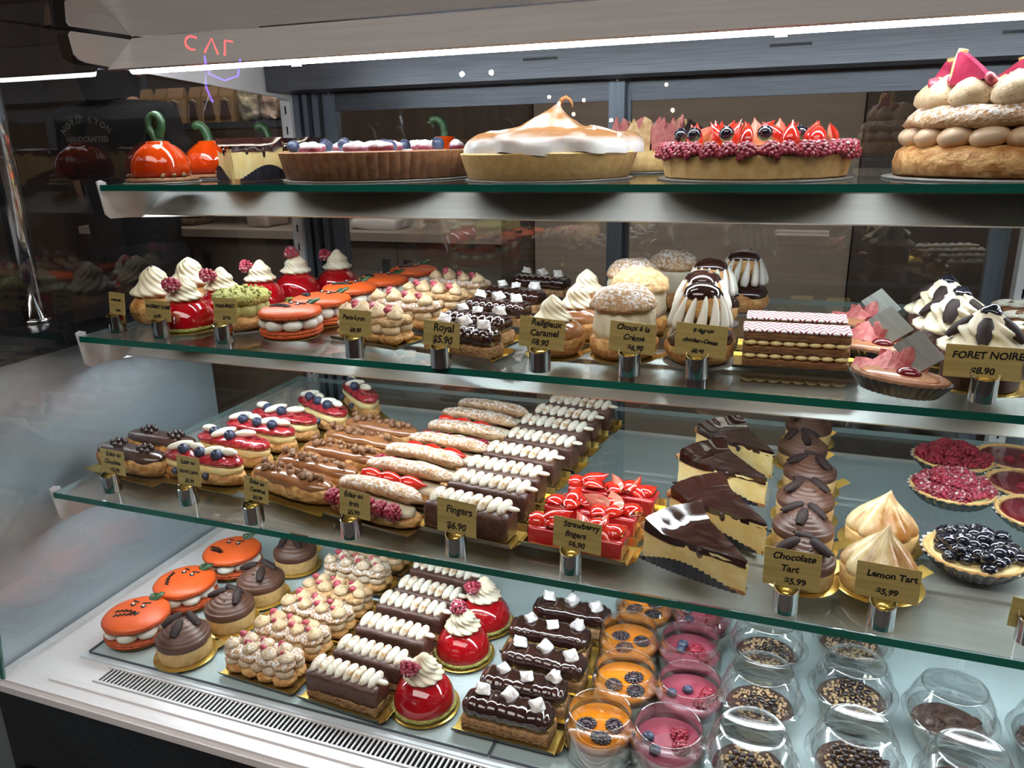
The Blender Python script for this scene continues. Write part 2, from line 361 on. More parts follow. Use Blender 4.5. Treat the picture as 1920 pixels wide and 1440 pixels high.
def learn(root):
    d = {}
    for c in bpy.data.objects:
        if c.parent: d.setdefault(c.parent.name, []).append(c)
    KIDS[root.name] = [(c, d.get(c.name, [])) for c in d.get(root.name, [])]
def dup(root):
    if root.name not in KIDS: learn(root)
    r = root.copy(); C.objects.link(r)
    for ch, gs in KIDS[root.name]:
        c = ch.copy(); C.objects.link(c); c.parent = r
        for g in gs:
            d = g.copy(); C.objects.link(d); d.parent = c
    return r
USED = set()
def place(proto, x, y, z, rz, label, group=None, sc=1, sz=1):
    if proto.name in USED: o = dup(proto)
    else: USED.add(proto.name); learn(proto); o = proto
    o.location = (x, y, z + H); o.rotation_euler = (0, 0, rz); o.scale = (sc, sc, sc * sz)
    for k in ('label', 'group'):
        if k in o: del o[k]
    tag(o, label, None, group); return o
ORD = ['frontmost', 'second from front', 'third from front', 'fourth from front', 'fifth from front', 'sixth from front', 'seventh from front', 'rearmost']
def row(protos, pts, z, rz, desc, where, group, jit=.05, sc=1, sz=1):
    n = len(pts)
    for i, (x, y) in enumerate(pts):
        o = ORD[i] if i < n - 1 else ('rearmost' if n > 1 else '')
        a = rz[i] if isinstance(rz, (list, tuple)) else rz
        place(protos[i % len(protos)], x, y, z, a + rnd.uniform(-jit, jit), ('%s, %s %s' % (desc[i % len(desc)] if isinstance(desc, list) else desc, o, where)).replace('  ', ' '), group, sc * rnd.uniform(.985, 1.015), sz)
def text_geo(s, size, shear=0.0, extrude=.0001, bold=0.0, align='CENTER'):
    cu = bpy.data.curves.new('t', 'FONT'); cu.body = s; cu.size = size; cu.shear = shear; cu.align_x = align; cu.extrude = extrude; cu.offset = bold; cu.resolution_u = 3
    o = bpy.data.objects.new('t', cu); C.objects.link(o); bpy.context.view_layer.update()
    me = bpy.data.meshes.new_from_object(o.evaluated_get(bpy.context.evaluated_depsgraph_get()))
    g = G(); g.v = [tuple(v.co) for v in me.vertices]
    for p in me.polygons: g.fa(tuple(p.vertices))
    bpy.data.objects.remove(o); bpy.data.curves.remove(cu); bpy.data.meshes.remove(me); return g

# --- food pieces
def swirl(R, h, n=8, twist=2.6, tiers=2.5, lean=0, depth=.22, steps=22):
    def mod(t, r, z, j):
        ph = n * (t + twist * z / h); return r * (1 - depth * (1 - abs(math.sin(ph / 2))))
    prof = []
    for i in range(steps + 1):
        u = i / steps; r = R * (1 - u) ** .62 * (1 + .10 * math.sin(2 * PI * tiers * u)) * (.80 + .2 * min(1, u * 8))
        prof.append((max(r, .0006), h * u))
    g = lathe(prof, n * 8, mod)
    if lean: g.warp(lambda p: p + Vector((lean * (p.z / h) ** 2, 0, 0)))
    return g
def spiral_mousse(R, h, ridges=5, steps=26):
    """piped spiral: smooth ridges climbing to the middle"""
    def mod(t, r, z, j): return r
    seg = 48; g = G()
    for j in range(steps + 1):
        u = j / steps
        for i in range(seg):
            t = 2 * PI * i / seg; r = R * (1 - u) ** .75
            z = h * (u ** .8) + h * .055 * abs(math.sin(PI * (u * ridges + t / (2 * PI)))) - h * .03
            g.v.append((r * math.cos(t), r * math.sin(t), z))
    for j in range(steps):
        for i in range(seg):
            k = (i + 1) % seg; g.fa((j * seg + i, j * seg + k, (j + 1) * seg + k, (j + 1) * seg + i))
    g.fa(tuple(range(seg))[::-1]); return g
def loaf(L, Wd, h, z0=0, p=4.0, e=2.6, amp=0, sc=60, seed=0, sag=0, nx=26, ns=22):
    """long rounded bun: rounded ends in plan, flat-bottomed oval in section"""
    g = G()
    for i in range(nx + 1):
        u = -math.cos(PI * i / nx); u = .6 * u + .4 * (2 * i / nx - 1); k = max(.02, (1 - abs(u) ** p)) ** .5; x = u * L / 2
        for j in range(ns):
            t = 2 * PI * j / ns; c, q = math.cos(t), math.sin(t)
            y = Wd / 2 * k * math.copysign(abs(c) ** (2 / e), c); z = h / 2 * (.30 + .70 * k) * math.copysign(abs(q) ** (2 / e), q)
            v = Vector((x, y, h / 2 * (.86 + .14 * k) + z - sag * u * u))
            if amp: v += amp * noise.noise_vector(v * sc + Vector((seed * 2.3, seed, seed * .7)))
            g.v.append((v.x, v.y, v.z + z0))
    for i in range(nx):
        for j in range(ns): k = (j + 1) % ns; g.fa((i * ns + j, (i + 1) * ns + j, (i + 1) * ns + k, i * ns + k))
    g.fa(tuple(range(ns))); g.fa(tuple(nx * ns + j for j in range(ns))[::-1]); return g
def raspberry(R=.0095, h=.013):
    g = G()
    for j in range(5):
        u = j / 4; rr = R * math.cos(u * 1.15) * .82; n = max(5, int(11 * (1 - .55 * u)))
        for i in range(n):
            t = 2 * PI * (i + .5 * (j % 2)) / n
            g.add(ball(R * .27, u=6, v=5, c=(rr * math.cos(t), rr * math.sin(t), h * (.12 + .72 * u))))
    g.add(ball(R * .74, R * .74, h * .34, u=10, v=6, c=(0, 0, h * .62)), mi=0)
    g.add(lathe([(R * .62, -.0006), (R * .50, h * .10), (R * .45, h * .34), (.0004, h * .40)], 12, cap0=False), mi=1); return g
def cherry_like(r=.008): return ball(r, u=14, v=9, c=(0, 0, r * .9))
def blueb(r=.006):
    prof = [(0.0001, 0), (r * .5, r * .12), (r * .86, r * .5), (r, r), (r * .88, r * 1.45), (r * .6, r * 1.74), (r * .42, r * 1.82), (r * .40, r * 1.95), (r * .30, r * 1.84), (r * .2, r * 1.70), (.0001, r * 1.66)]
    return lathe(prof, 14, lambda t, q, z, j: q * (1 + (.18 * math.cos(5 * t) if j in (7,) else 0)))
def blackb(R=.010):
    g = G()
    for i in range(13):
        t = 2 * PI * i / 13; g.add(ball(R * .22, u=6, v=5, c=(R * .86 * math.cos(t), R * .72 * math.sin(t), R * .2)))
    for i in range(11):
        t = 2 * PI * (i + .5) / 11; g.add(ball(R * .2, u=6, v=5, c=(R * .70 * math.cos(t), R * .58 * math.sin(t), R * .42)))
    g.add(ball(R * .72, R * .6, R * .34, u=10, v=6, c=(0, 0, R * .2)), mi=0)
    g.add(ball(R * .42, R * .34, R * .12, u=10, v=5, c=(0, 0, R * .48)).rough(R * .12, 200, 2), mi=1); return g
def berry_part(kind, parent, x, y, z, rx=0, ry=0, rz=0, sc=1):
    me = BM[kind]; o = bpy.data.objects.new(me.name, me); C.objects.link(o); o.parent = parent
    o.location = (x, y, z); o.rotation_euler = (rx, ry, rz); o.scale = (sc, sc, sc); return o
def straw_piece(L=.026, w=.010, kind='half'):
    """half or quarter of a strawberry lying on its cut; tip along +x"""
    g = G(); n = 9; seg = 10
    for j in range(n + 1):
        u = j / n; r = w * (math.sin(PI * min(1, .12 + u * .95)) ** .6) * (1 - .45 * u) if u < 1 else .0004
        for i in range(seg + 1):
            t = PI * i / seg; g.v.append((L * (u - .5), r * math.cos(t), r * math.sin(t)))
    for j in range(n):
        for i in range(seg):
            a = j * (seg + 1) + i; g.fa((a, a + 1, a + seg + 2, a + seg + 1), 0)
        g.fa((j * (seg + 1), (j + 1) * (seg + 1), (j + 1) * (seg + 1) + seg, j * (seg + 1) + seg), 1)
    g.fa(tuple(range(seg + 1)), 1); return g
def curl(L=.030, r=.0078, open_=.62):
    g = G(); n = 10; seg = 12
    for j in range(n + 1):
        u = j / n; w = .35 + .65 * math.sin(PI * min(.97, max(.03, u))) ** .5
        for i in range(seg + 1):
            t = -open_ * PI + 2 * open_ * PI * i / seg; q = r * (1 - .25 * i / seg)
            g.v.append((L * (u - .5), q * math.sin(t) * w, q * math.cos(t) * .8 * w))
    for j in range(n):
        for i in range(seg):
            a = j * (seg + 1) + i; g.fa((a, a + 1, a + seg + 2, a + seg + 1))
    b = len(g.v); inn = [(x, y * .72, z * .72) for x, y, z in g.v]; f0 = list(g.f)
    g.v += inn
    for f in f0: g.fa(tuple(i + b for i in f)[::-1])
    for j in range(n):
        a = j * (seg + 1); c = a + seg; d = seg + 1
        g.fa((a, a + d, b + a + d, b + a)); g.fa((c, b + c, b + c + d, c + d))
    return g
def nugget(r, seed):
    return ball(r, r * .8, r * .75, u=7, v=5, c=(0, 0, r * .5)).rough(r * .5, .9 / r, seed)
def mesh_of(name, g, ms, smooth=True):
    me = bpy.data.meshes.new(name); me.from_pydata(g.v, [], g.f)
    for m in (ms if isinstance(ms, (list, tuple)) else [ms]): me.materials.append(M[m])
    me.polygons.foreach_set('material_index', g.m)
    if smooth: me.shade_smooth()
    me.update(); return me
BM = {}
BM['rasp'] = mesh_of('raspberry', raspberry(), ['raspberry', 'jam_dark'])
BM['raspd'] = mesh_of('raspberry', raspberry(), ['raspdust', 'jam_dark'])
BM['blue'] = mesh_of('blueberry', blueb(), 'blueberry')
BM['blueg'] = mesh_of('blueberry', blueb(.0062), 'bluegloss')
BM['black'] = mesh_of('blackberry_half', blackb(), ['blackberry', 'berry_core'])
BM['straw'] = mesh_of('strawberry_slice', straw_piece(), ['strawberry', 'strawflesh'])
BM['strawfat'] = mesh_of('strawberry_half', straw_piece(.022, .012), ['strawberry', 'strawflesh'])
BM['curl'] = mesh_of('chocolate_curl', curl(), 'choc_curl')
BM['pearl'] = mesh_of('chocolate_pearl', ball(.0026, u=10, v=7, c=(0, 0, .002)), 'pearl')
BM['toff'] = [mesh_of('toffee_crumb', nugget(.0042, i), 'toffee') for i in range(3)]
BM['petal'] = mesh_of('white_cream_petal', ball(.0155, .0055, .005, u=14, v=8, c=(0, 0, .004)).rough(.0006, 120, 2), 'whitechoc')
BM['marsh'] = mesh_of('marshmallow', rbox(.013, .011, .010, .003, 7, .0034, 150, 3), 'marsh')
BM['pral'] = mesh_of('pink_praline', ball(.0045, .0034, .0055, u=8, v=6, c=(0, 0, .003)).rough(.0016, 220, 5), 'praline')
BM['kiss'] = mesh_of('cream_kiss', lathe([(.0085, 0), (.0112, .003), (.0108, .007), (.0078, .011), (.0035, .0145), (.0006, .018)], 16).rough(.0009, 160, 4), 'nutcream')
BM['kissd'] = mesh_of('cream_kiss', lathe([(.0085, 0), (.0112, .003), (.0108, .007), (.0078, .011), (.0035, .0145), (.0006, .018)], 16).rough(.0009, 160, 4), 'nutcreamdust')
def toff(parent, x, y, z, k, rz=0, sc=1):
    me = BM['toff'][k % 3]; o = bpy.data.objects.new(me.name, me); C.objects.link(o); o.parent = parent; o.location = (x, y, z); o.rotation_euler = (rnd.random() * 3, rnd.random() * 3, rz); o.scale = [sc * rnd.uniform(.75, 1.25)] * 3
def tray(parent, L, Wd, lip=.008, tail=0):
    """gold cardboard tray: flat base, lips folded up along both long sides, black outside"""
    t = .0007; g = box(-L / 2, L / 2, -Wd / 2, Wd / 2, 0.0006, .0006 + t)
    for s in (-1, 1):
        y = s * Wd / 2; k = lip * .45
        q = G(); q.v = [(-L / 2, y, .0006), (L / 2, y, .0006), (L / 2, y + s * k, lip), (-L / 2, y + s * k, lip), (-L / 2, y + s * t, .0006), (L / 2, y + s * t, .0006), (L / 2, y + s * (k + t), lip), (-L / 2, y + s * (k + t), lip)]
        q.fa((0, 1, 2, 3), 0); q.fa((4, 7, 6, 5), 1); q.fa((3, 2, 6, 7), 0); q.fa((0, 3, 7, 4), 1); q.fa((1, 5, 6, 2), 1); g.add(q)
    e = L / 2; q = G(); q.v = [(e, -Wd / 2, .001), (e, Wd / 2, .001), (e + lip * .8, Wd / 2, lip * .9), (e + lip * .8, -Wd / 2, lip * .9), (e + t, -Wd / 2, .0004), (e + t, Wd / 2, .0004), (e + lip * .8 + t, Wd / 2, lip * .9), (e + lip * .8 + t, -Wd / 2, lip * .9)]
    q.fa((0, 1, 2, 3), 0); q.fa((4, 7, 6, 5), 1); q.fa((3, 2, 6, 7), 0); q.fa((0, 3, 7, 4), 1); q.fa((1, 5, 6, 2), 1); g.add(q)
    flat('gold_tray', g, ['gold', 'card_black'], parent)
def roundboard(parent, R, tab=True, m='gold', ang=.5):
    g = lathe([(R * .98, 0.0004), (R, .0008), (R, .0014), (R * .98, .0018)], 40)
    if tab:
        q = prism([(R * .9, -.009), (R + .016, -.008), (R + .016, .008), (R * .9, .009)], .0006, .0014)
        q.warp(lambda p: p + Vector((0, 0, max(0, p.x - R) * .45))); g.add(q, T(rz=ang))
    obj('cake_board', g, m, parent, smooth=.6)
def papercase(parent, R0, R1, h, m='papercup', sx=1, n=28, lining=True):
    def mod(t, r, z, j): return r * (1 + .035 * math.cos(n * t))
    seg = n * 4; g = G(); g1 = lathe([(R0, 0.0005), (R1, h)], seg, mod, cap0=True, cap1=False); g2 = lathe([(R1 - .0006, h), (R0 - .0004, .0012)], seg, mod, cap0=False)
    g.add(g1, mi=0); g.add(g2, mi=1)
    if sx != 1: g.warp(lambda p: Vector((p.x * sx, p.y, p.z)))
    obj('paper_case', g, [m, 'papercup_white' if lining else m], parent)
# ------------------------------------------------------------------ pastries (each: an Empty at its base, parts as children)
def eclair_body(t, L=.128, Wd=.040, h=.030, name='choux_shell'):
    g = loaf(L, Wd, h, .0012, 4, 2.5, .0022, 55, 1); obj(name, g, 'choux', t)
def make_choc_eclair():
    t = thing('chocolate_eclair', 'eclair'); eclair_body(t)
    obj('chocolate_glaze', loaf(.120, .037, .020, .0150, 4, 2.3, .0012, 60, 2), 'choc_glaze2', t)
    for cx, n in ((-.022, 7), (.030, 7)):
        for k in range(n):
            a = k * 2.4; berry_part('pearl', t, cx + .0055 * math.sqrt(k) * math.cos(a), .0042 * math.sqrt(k) * math.sin(a), .0338 + .003 * (k < 2), sc=1.35)
    flat('gold_tray', box(-.068, .068, -.025, .025, .0004, .0012), 'gold', t); return t
def make_lyon_eclair(v=0):
    t = thing('berry_eclair', 'eclair'); obj('choux_shell', loaf(.126, .041, .022, .0012, 4, 2.5, .002, 55, 1), 'choux', t)
    obj('custard_filling', loaf(.118, .038, .019, .0145, 4, 2.5, .0018, 70, 3), 'custard', t)
    obj('berry_glaze', loaf(.120, .038, .014, .0270, 4, 2.3, .0022, 110, 4), 'jam', t)
    spots = ((-.038, .002, .6), (-.012, .004, -.35), (.016, 0, .5), (.040, .003, -.2)) if v == 0 else ((-.040, .0, -.2), (-.012, -.003, .9), (.020, .004, .15))
    for x, y, a in spots: berry_part('petal', t, x, y, .0400, 0, -.15, a, 1.12)
    for x, y in ((-.026, -.004), (.003, -.006), (.030, -.006))[:3 if v == 0 else 2]: berry_part('blue', t, x, y, .0385, .5, .2, 0, 1.25)
    for x in (-.03, .02): berry_part('blue', t, x, -.0165, .018, 1.5, 0, 0, .8)
    flat('gold_tray', box(-.064, .064, -.025, .025, .0004, .0012), 'gold', t); return t
def make_caramel_eclair(v=0):
    t = thing('caramel_eclair', 'eclair'); eclair_body(t, .136)
    obj('caramel_glaze', loaf(.128, .0375, .020, .0150, 4, 2.3, .0016, 50, 5 + v), 'caramel', t)
    for k in range(17): toff(t, -.050 + .0062 * k, rnd.uniform(-.007, .007), .0345 + rnd.uniform(-.001, .004), k + v, sc=1.35)
    flat('gold_tray', box(-.07, .07, -.026, .026, .0004, .0012), 'gold', t); return t
def make_fruit_eclair(v=0):
    t = thing('fruit_eclair', 'eclair'); tray(t, .128, .046, .005)
    obj('choux_base', loaf(.130, .046, .017, .0014, 4, 2.5, .002, 55, 6), 'choux', t)
    obj('cream_filling', loaf(.118, .034, .016, .0120, 4, 2.5, .002, 60, 7), 'cream', t)
    if v == 0:
        for k in range(6): berry_part('rasp', t, -.045 + .018 * k, -.0190, .0275, 1.2, 0, 0, 1.15)
    else:
        for k, x in enumerate((-.032, -.004, .026)): berry_part('straw', t, x, -.0155, .0310, .9, .1, .18 + .1 * k, 1.28)
    obj('choux_lid', loaf(.124, .036, .018, 0, 4, 2.3, .0026, 70, 8 + v, sag=.004), 'craqsugar', t, loc=(0, .0085, .0300), rot=(-.26, 0, .02)); return t
def piped(L=.096, n=8, z=0):
    g = G()
    for k in range(n):
        x = -L / 2 + L * (k + .5) / n
        e = ball(.0062, .0125, .0068, u=12, v=8).warp(lambda p: p + Vector((.45 * p.y, 0, .12 * p.y))); g.add(e, T(x, 0, z, 0, -.30, .35))
    g.add(ball(.009, .004, .0035, u=10, v=6), T(L / 2 + .003, 0, z - .001)); return g.rough(.0008, 200, 9)
def make_finger(v=0):
    t = thing('chocolate_finger', 'cake'); tray(t, .118, .040, .010)
    if v == 0: obj('chocolate_bar', rbox(.104, .032, .040, .0055, 24, .0011, 130, 3, z0=.0016), 'choc_bar', t)
    else:
        obj('cake_base', rbox(.102, .031, .018, .003, 24, .0012, 130, 3, z0=.0016), 'sponge', t)
        obj('chocolate_bar', rbox(.104, .0325, .030, .006, 24, .0010, 110, 4, z0=.0125), 'choc_bar', t)
    obj('piped_cream', piped(), 'toastcream', t, loc=(0, .002, .0455)); return t
def make_straw_finger(v=0):
    t = thing('strawberry_finger', 'cake'); tray(t, .122, .042, .011)
    obj('jelly_bar', rbox(.108, .034, .028, .0025, 20, .0006, 60, 3, z0=.0016), 'redjelly', t)
    ps = [(-.043, 0, .2, 1), (-.025, .006, 1.4, 0), (-.020, -.009, -.4, 1), (-.004, .002, 2.6, 1), (.010, -.008, .6, 0), (.018, .008, 2.0, 1), (.032, -.004, -.9, 1), (.043, .005, 1.0, 1)]
    for i, (x, y, a, k) in enumerate(ps): berry_part('strawfat' if k else 'straw', t, x, y, .030 + .002 * (i % 3), rnd.uniform(-.3, .3), rnd.uniform(-.5, .2), a + v, 1.25)
    for i, (x, y, a) in enumerate([(-.022, 0, .4), (.004, -.004, 2.2), (.024, .004, 1.2)]): berry_part('straw', t, x, y, .043, 1.3 + .6 * i, -.4, a + v * .7, 1.3)
    return t
def wedge(L, a, h, z0, rr=0):
    """cake wedge: tip at the origin, round outer side at distance L, half angle a"""
    n = 10; poly = [(0.0015, -.0006), (L * math.cos(-a), L * math.sin(-a))] + [(L * math.cos(t), L * math.sin(t)) for t in [-a + 2 * a * k / n for k in range(1, n)]] + [(L * math.cos(a), L * math.sin(a)), (.0015, .0006)]
    return poly
def wedge_solid(L, a, h, top=None, amp=.0012, seed=1, nr=16, na=12, nz=6):
    g = G(); idx = {}
    def vid(i, j, k):
        if (i, j, k) in idx: return idx[(i, j, k)]
        u = .03 + .97 * i / nr; t = -a + 2 * a * j / na; z = h * k / nz
        p = Vector((L * u * math.cos(t), L * u * math.sin(t), z))
        if top and k == nz: p.z += top(u, t)
        p += amp * noise.noise_vector(p * 90 + Vector((seed, 0, 0)))
        idx[(i, j, k)] = len(g.v); g.v.append(tuple(p)); return idx[(i, j, k)]
    for i in range(nr):
        for j in range(na): g.fa((vid(i, j, nz), vid(i + 1, j, nz), vid(i + 1, j + 1, nz), vid(i, j + 1, nz)), 0); g.fa((vid(i, j, 0), vid(i, j + 1, 0), vid(i + 1, j + 1, 0), vid(i + 1, j, 0)), 0)
        for k in range(nz): g.fa((vid(i, 0, k), vid(i + 1, 0, k), vid(i + 1, 0, k + 1), vid(i, 0, k + 1)), 0); g.fa((vid(i, na, k), vid(i, na, k + 1), vid(i + 1, na, k + 1), vid(i + 1, na, k)), 0)
    for j in range(na):
        for k in range(nz): g.fa((vid(nr, j, k), vid(nr, j + 1, k), vid(nr, j + 1, k + 1), vid(nr, j, k + 1)), 1); g.fa((vid(0, j, k), vid(0, j, k + 1), vid(0, j + 1, k + 1), vid(0, j + 1, k)), 0)
    return g
def make_cheesecake(L=.118, a=.34, h=.034, v=0, glossy=True, name='cheesecake_slice'):
    """local +x points from the tip to the baked outer rim"""
    t = thing(name, 'cake slice')
    obj('cheese_filling', wedge_solid(L, a, h, lambda u, q: .006 * max(0, u - .8) / .2, seed=v), ['cheese', 'cheesebrown'], t, smooth=.9)
    obj('browned_base', wedge_solid(L * 1.005, a * 1.01, .0045, seed=v + 1, amp=.0005), 'burnt', t, smooth=.9)
    gl = wedge_solid(L * .985, a * 1.03, .0075, lambda u, q: .006 * max(0, u - .8) / .2, .0012, v + 2); gl.warp(lambda p: p + Vector((0, 0, h - .004 + .006 * max(0, math.hypot(p.x, p.y) / L - .8) / .2)))
    for s, u, d in ((-1, .30, .008), (-1, .62, .013), (1, .45, .009)):
        x = L * u * math.cos(a); y = s * L * u * math.sin(a); gl.add(ball(.0042, .0022, d * .6, u=10, v=8, c=(x, y, h - .002 - d * .2)))
    obj('chocolate_glaze', gl, 'choc_glaze', t, smooth=1.2)
    rim = tube([(L * 1.0 * math.cos(q), L * 1.0 * math.sin(q), h + .005) for q in [-a + 2 * a * k / 12 for k in range(13)]], .0045, 8).rough(.002, 90, v); obj('baked_rim', rim, 'burnt', t)
    # fluted paper case pulled away from the cut sides
    g = G(); n = 60
    for s in (-1, 1):
        b = len(g.v)
        for k in range(n + 1):
            u = k / n; x = L * (.06 + .92 * u); w = .0022 + .0016 * (1 + math.cos(k * 1.9)); y = s * (x * math.tan(a) * .985 + w + .004 * math.sin(PI * u)); hh = .004 + h * (.40 * math.sin(PI * min(1, u * 1.0)) ** 1.3)
            g.v.append((x, y - s * w * .4, 0.0006)); g.v.append((x, y, hh))
        for k in range(n): g.fa((b + 2 * k, b + 2 * k + 2, b + 2 * k + 3, b + 2 * k + 1))
    obj('paper_case', g, 'papercup', t); return t
def make_choc_tart(v=0):
    t = thing('chocolate_tart', 'tart'); roundboard(t, .040, True, ang=.5)
    obj('tart_shell', lathe([(.030, .0018), (.0325, .0025), (.0335, .010), (.034, .0215), (.0325, .0225), (.031, .021)], 48, cap1=True).rough(.0006, 90, v), 'shell', t, smooth=.9)
    obj('chocolate_mousse', merge(lathe([(.0335, 0), (.0345, .004), (.0340, .011), (.0325, .012)], 48), spiral_mousse(.0325, .020).warp(lambda p: p + Vector((0, 0, .011)))), 'choc_mousse', t, loc=(0, 0, .0205), smooth=1.0)
    sp = [((-.018, -.004, .5), (.016, -.010, -.9), (.004, .014, .1)), ((-.016, .006, .8), (.012, .010, -.6), (.0, -.013, 1.6)), ((-.017, .0, .4), (.017, -.002, -1.2), (.002, .013, -.1))][v % 3]
    for x, y, a in sp: berry_part('curl', t, x, y, .047, 0, .30 if x > 0 else -.30, a, .92)
    berry_part('pearl', t, .004, -.014, .043, sc=.9); return t
def make_lemon_tart(v=0):
    t = thing('lemon_meringue_tartlet', 'tart'); roundboard(t, .043, True, ang=.4)
    obj('tart_shell', lathe([(.033, .0018), (.035, .0025), (.0365, .0225), (.035, .0245), (.033, .022)], 48).rough(.0006, 90, v), 'shell', t, smooth=.9)
    def mod(q, r, z, j): return r * (1 - .20 * (1 - abs(math.sin((6 * q + 20 * z) / 2 * 1.0))) ** 1.5)
    g = lathe([(.034, 0), (.0365, .004), (.0355, .010), (.031, .019), (.024, .029), (.016, .039), (.009, .048), (.0035, .057), (.0005, .064)], 60, mod); g.warp(lambda p: p + Vector((.004 * (p.z / .06) ** 3, 0, 0)))
    obj('torched_meringue', g.rough(.0012, 80, v), 'meringuegold', t, loc=(0, 0, .022)); return t
def make_berry_tartlet(kind):
    t = thing({'raspd': 'raspberry_tartlet', 'rasp': 'raspberry_tartlet', 'blueg': 'blueberry_tartlet', 'jam': 'jam_tartlet'}[kind], 'tart')
    papercase(t, .034, .048, .020); obj('tart_shell', lathe([(.033, .0015), (.040, .010), (.0455, .0205), (.0440, .0225), (.041, .019), (.030, .016)], 56, lambda q, r, z, j: r * (1 + .012 * math.cos(24 * q))), 'shell', t)
    if kind == 'jam':
        obj('jam_filling', lathe([(.001, .0208), (.02, .0209), (.038, .0205), (.0415, .0190)], 48, cap0=False).rough(.0006, 80, 3), 'jam_dark', t)
        for x, y in ((-.01, -.01), (.014, .006)): berry_part('rasp', t, x, y, .018, .3, 0, 0, .7)
        return t
    obj('cream_filling', lathe([(.001, .022), (.02, .022), (.038, .0195), (.041, .018)], 40, cap0=False), 'custard', t)
    if kind == 'blueg':
        k = 0
        for R_, n, z in ((.034, 16, .0195), (.0225, 11, .023), (.011, 6, .026), (.0, 1, .029), (.028, 12, .028), (.016, 8, .032), (.005, 3, .036)):
            for i in range(n):
                q = 2 * PI * (i + .37 * k) / n; berry_part('blueg', t, R_ * math.cos(q) + rnd.uniform(-.001, .001), R_ * math.sin(q), z, rnd.uniform(-1, 1), rnd.uniform(-1, 1), 0, rnd.uniform(1.15, 1.35))
            k += 1
    else:
        for R_, n, z in ((.0330, 10, .0200), (.0165, 5, .0235), (.0, 1, .026), (.018, 5, .030)):
            for i in range(n):
                q = 2 * PI * (i + .4 * R_ * 100) / n; berry_part(kind, t, R_ * math.cos(q), R_ * math.sin(q), z, rnd.uniform(-.7, .7), rnd.uniform(-.7, .7), q, 1.2)
    return t
def zig(pts, n, amp):
    out = []
    for i in range(n + 1):
        u = i / n * (len(pts) - 1); k = min(int(u), len(pts) - 2); f = u - k; p = Vector(pts[k]) * (1 - f) + Vector(pts[k + 1]) * f
        d = (Vector(pts[k + 1]) - Vector(pts[k])).normalized(); nn = Vector((-d.y, d.x)); out.append(p + nn * amp * (1 if i % 2 else -1))
    return out
def make_macaron(v=0):
    t = thing('pumpkin_macaron', 'macaron'); R_ = .047
    roundboard(t, .042, False)
    foot = lambda z: lathe([(R_ * .93, z), (R_ * .975, z + .001), (R_ * .99, z + .0045), (R_ * .96, z + .006)], 64).rough(.0016, 240, 2)
    obj('bottom_shell', lathe([(R_ * .6, .002), (R_ * .88, .0035), (R_ * .98, .0075), (R_ * .97, .0105)], 56), 'orange', t)
    obj('bottom_foot', foot(.0095), 'orangefoot', t)
    g = G()
    for k in range(8):
        a = 2 * PI * k / 8 + .2; g.add(ball(.0148, .0148, .0128, u=14, v=10, c=(R_ * .68 * math.cos(a), R_ * .68 * math.sin(a), .0250)))
    g.add(lathe([(R_ * .6, .016), (R_ * .6, .034)], 24)); obj('cream_balls', g.rough(.0008, 90, 3), 'cream_white', t)
    Z0 = .036
    top = lathe([(R_ * .965, Z0 + .004), (R_ * .99, Z0 + .0065), (R_ * .93, Z0 + .011), (R_ * .75, Z0 + .0145), (R_ * .45, Z0 + .0165), (.0005, Z0 + .0172)], 64, cap0=True)
    obj('top_shell', top, 'orange', t); obj('top_foot', foot(Z0), 'orangefoot', t)
    zt = lambda x, y: Z0 + .0174 - .0075 * ((x * x + y * y) / (R_ * R_)) ** 1.5
    def line(pp, r=.0009): return tube([(x, y, zt(x, y) + r * .4) for x, y in pp], r, 6)
    mouth = [[(-.026, -.008), (-.010, -.004), (.010, -.008)], [(-.022, -.018), (-.006, -.013), (.010, -.010)]] if v != 1 else [[(-.026, .006), (-.022, -.010), (-.010, -.026)]]
    if v == 2: mouth = [[(-.034, -.006), (-.018, -.010), (-.004, -.022)], [(-.028, -.014), (-.016, -.018), (-.004, -.022)]]
    g = G()
    for mline in mouth: g.add(line(zig(mline, 11, .0022), .0015))
    ex = ((-.012, .012), (.006, .010))
    for (x, y), s in zip(ex, (1, -1)): g.add(line([(x - .006 * s, y + .010), (x, y + .0085), (x + .005 * s, y + .0065)], .0014)); g.add(ball(.0040, .0040, .0018, u=12, v=6, c=(x, y, zt(x, y))))
    obj('icing_face', g, 'icing_black', t)
    for x, y in ex: obj('icing_eye', ball(.0019, .0019, .0016, u=10, v=6, c=(x, y + .0005, zt(x, y) + .0014)), 'icing_white', t)
    lf = ball(.0125, .0055, .0028, u=14, v=8).warp(lambda p: p + Vector((0, 0, .003 * math.sin(p.x * 180)))); g = G().add(lf, T(.012, .034, zt(.012, .034) + .004, .3, -.2, .9)).add(tube([(.003, .030, zt(0, .03)), (.001, .038, zt(0, .036) + .005), (.006, .044, zt(0, .036) + .004)], [.0022, .0026, .0016], 8))
    obj('sugar_leaf', g, 'leaf', t); return t
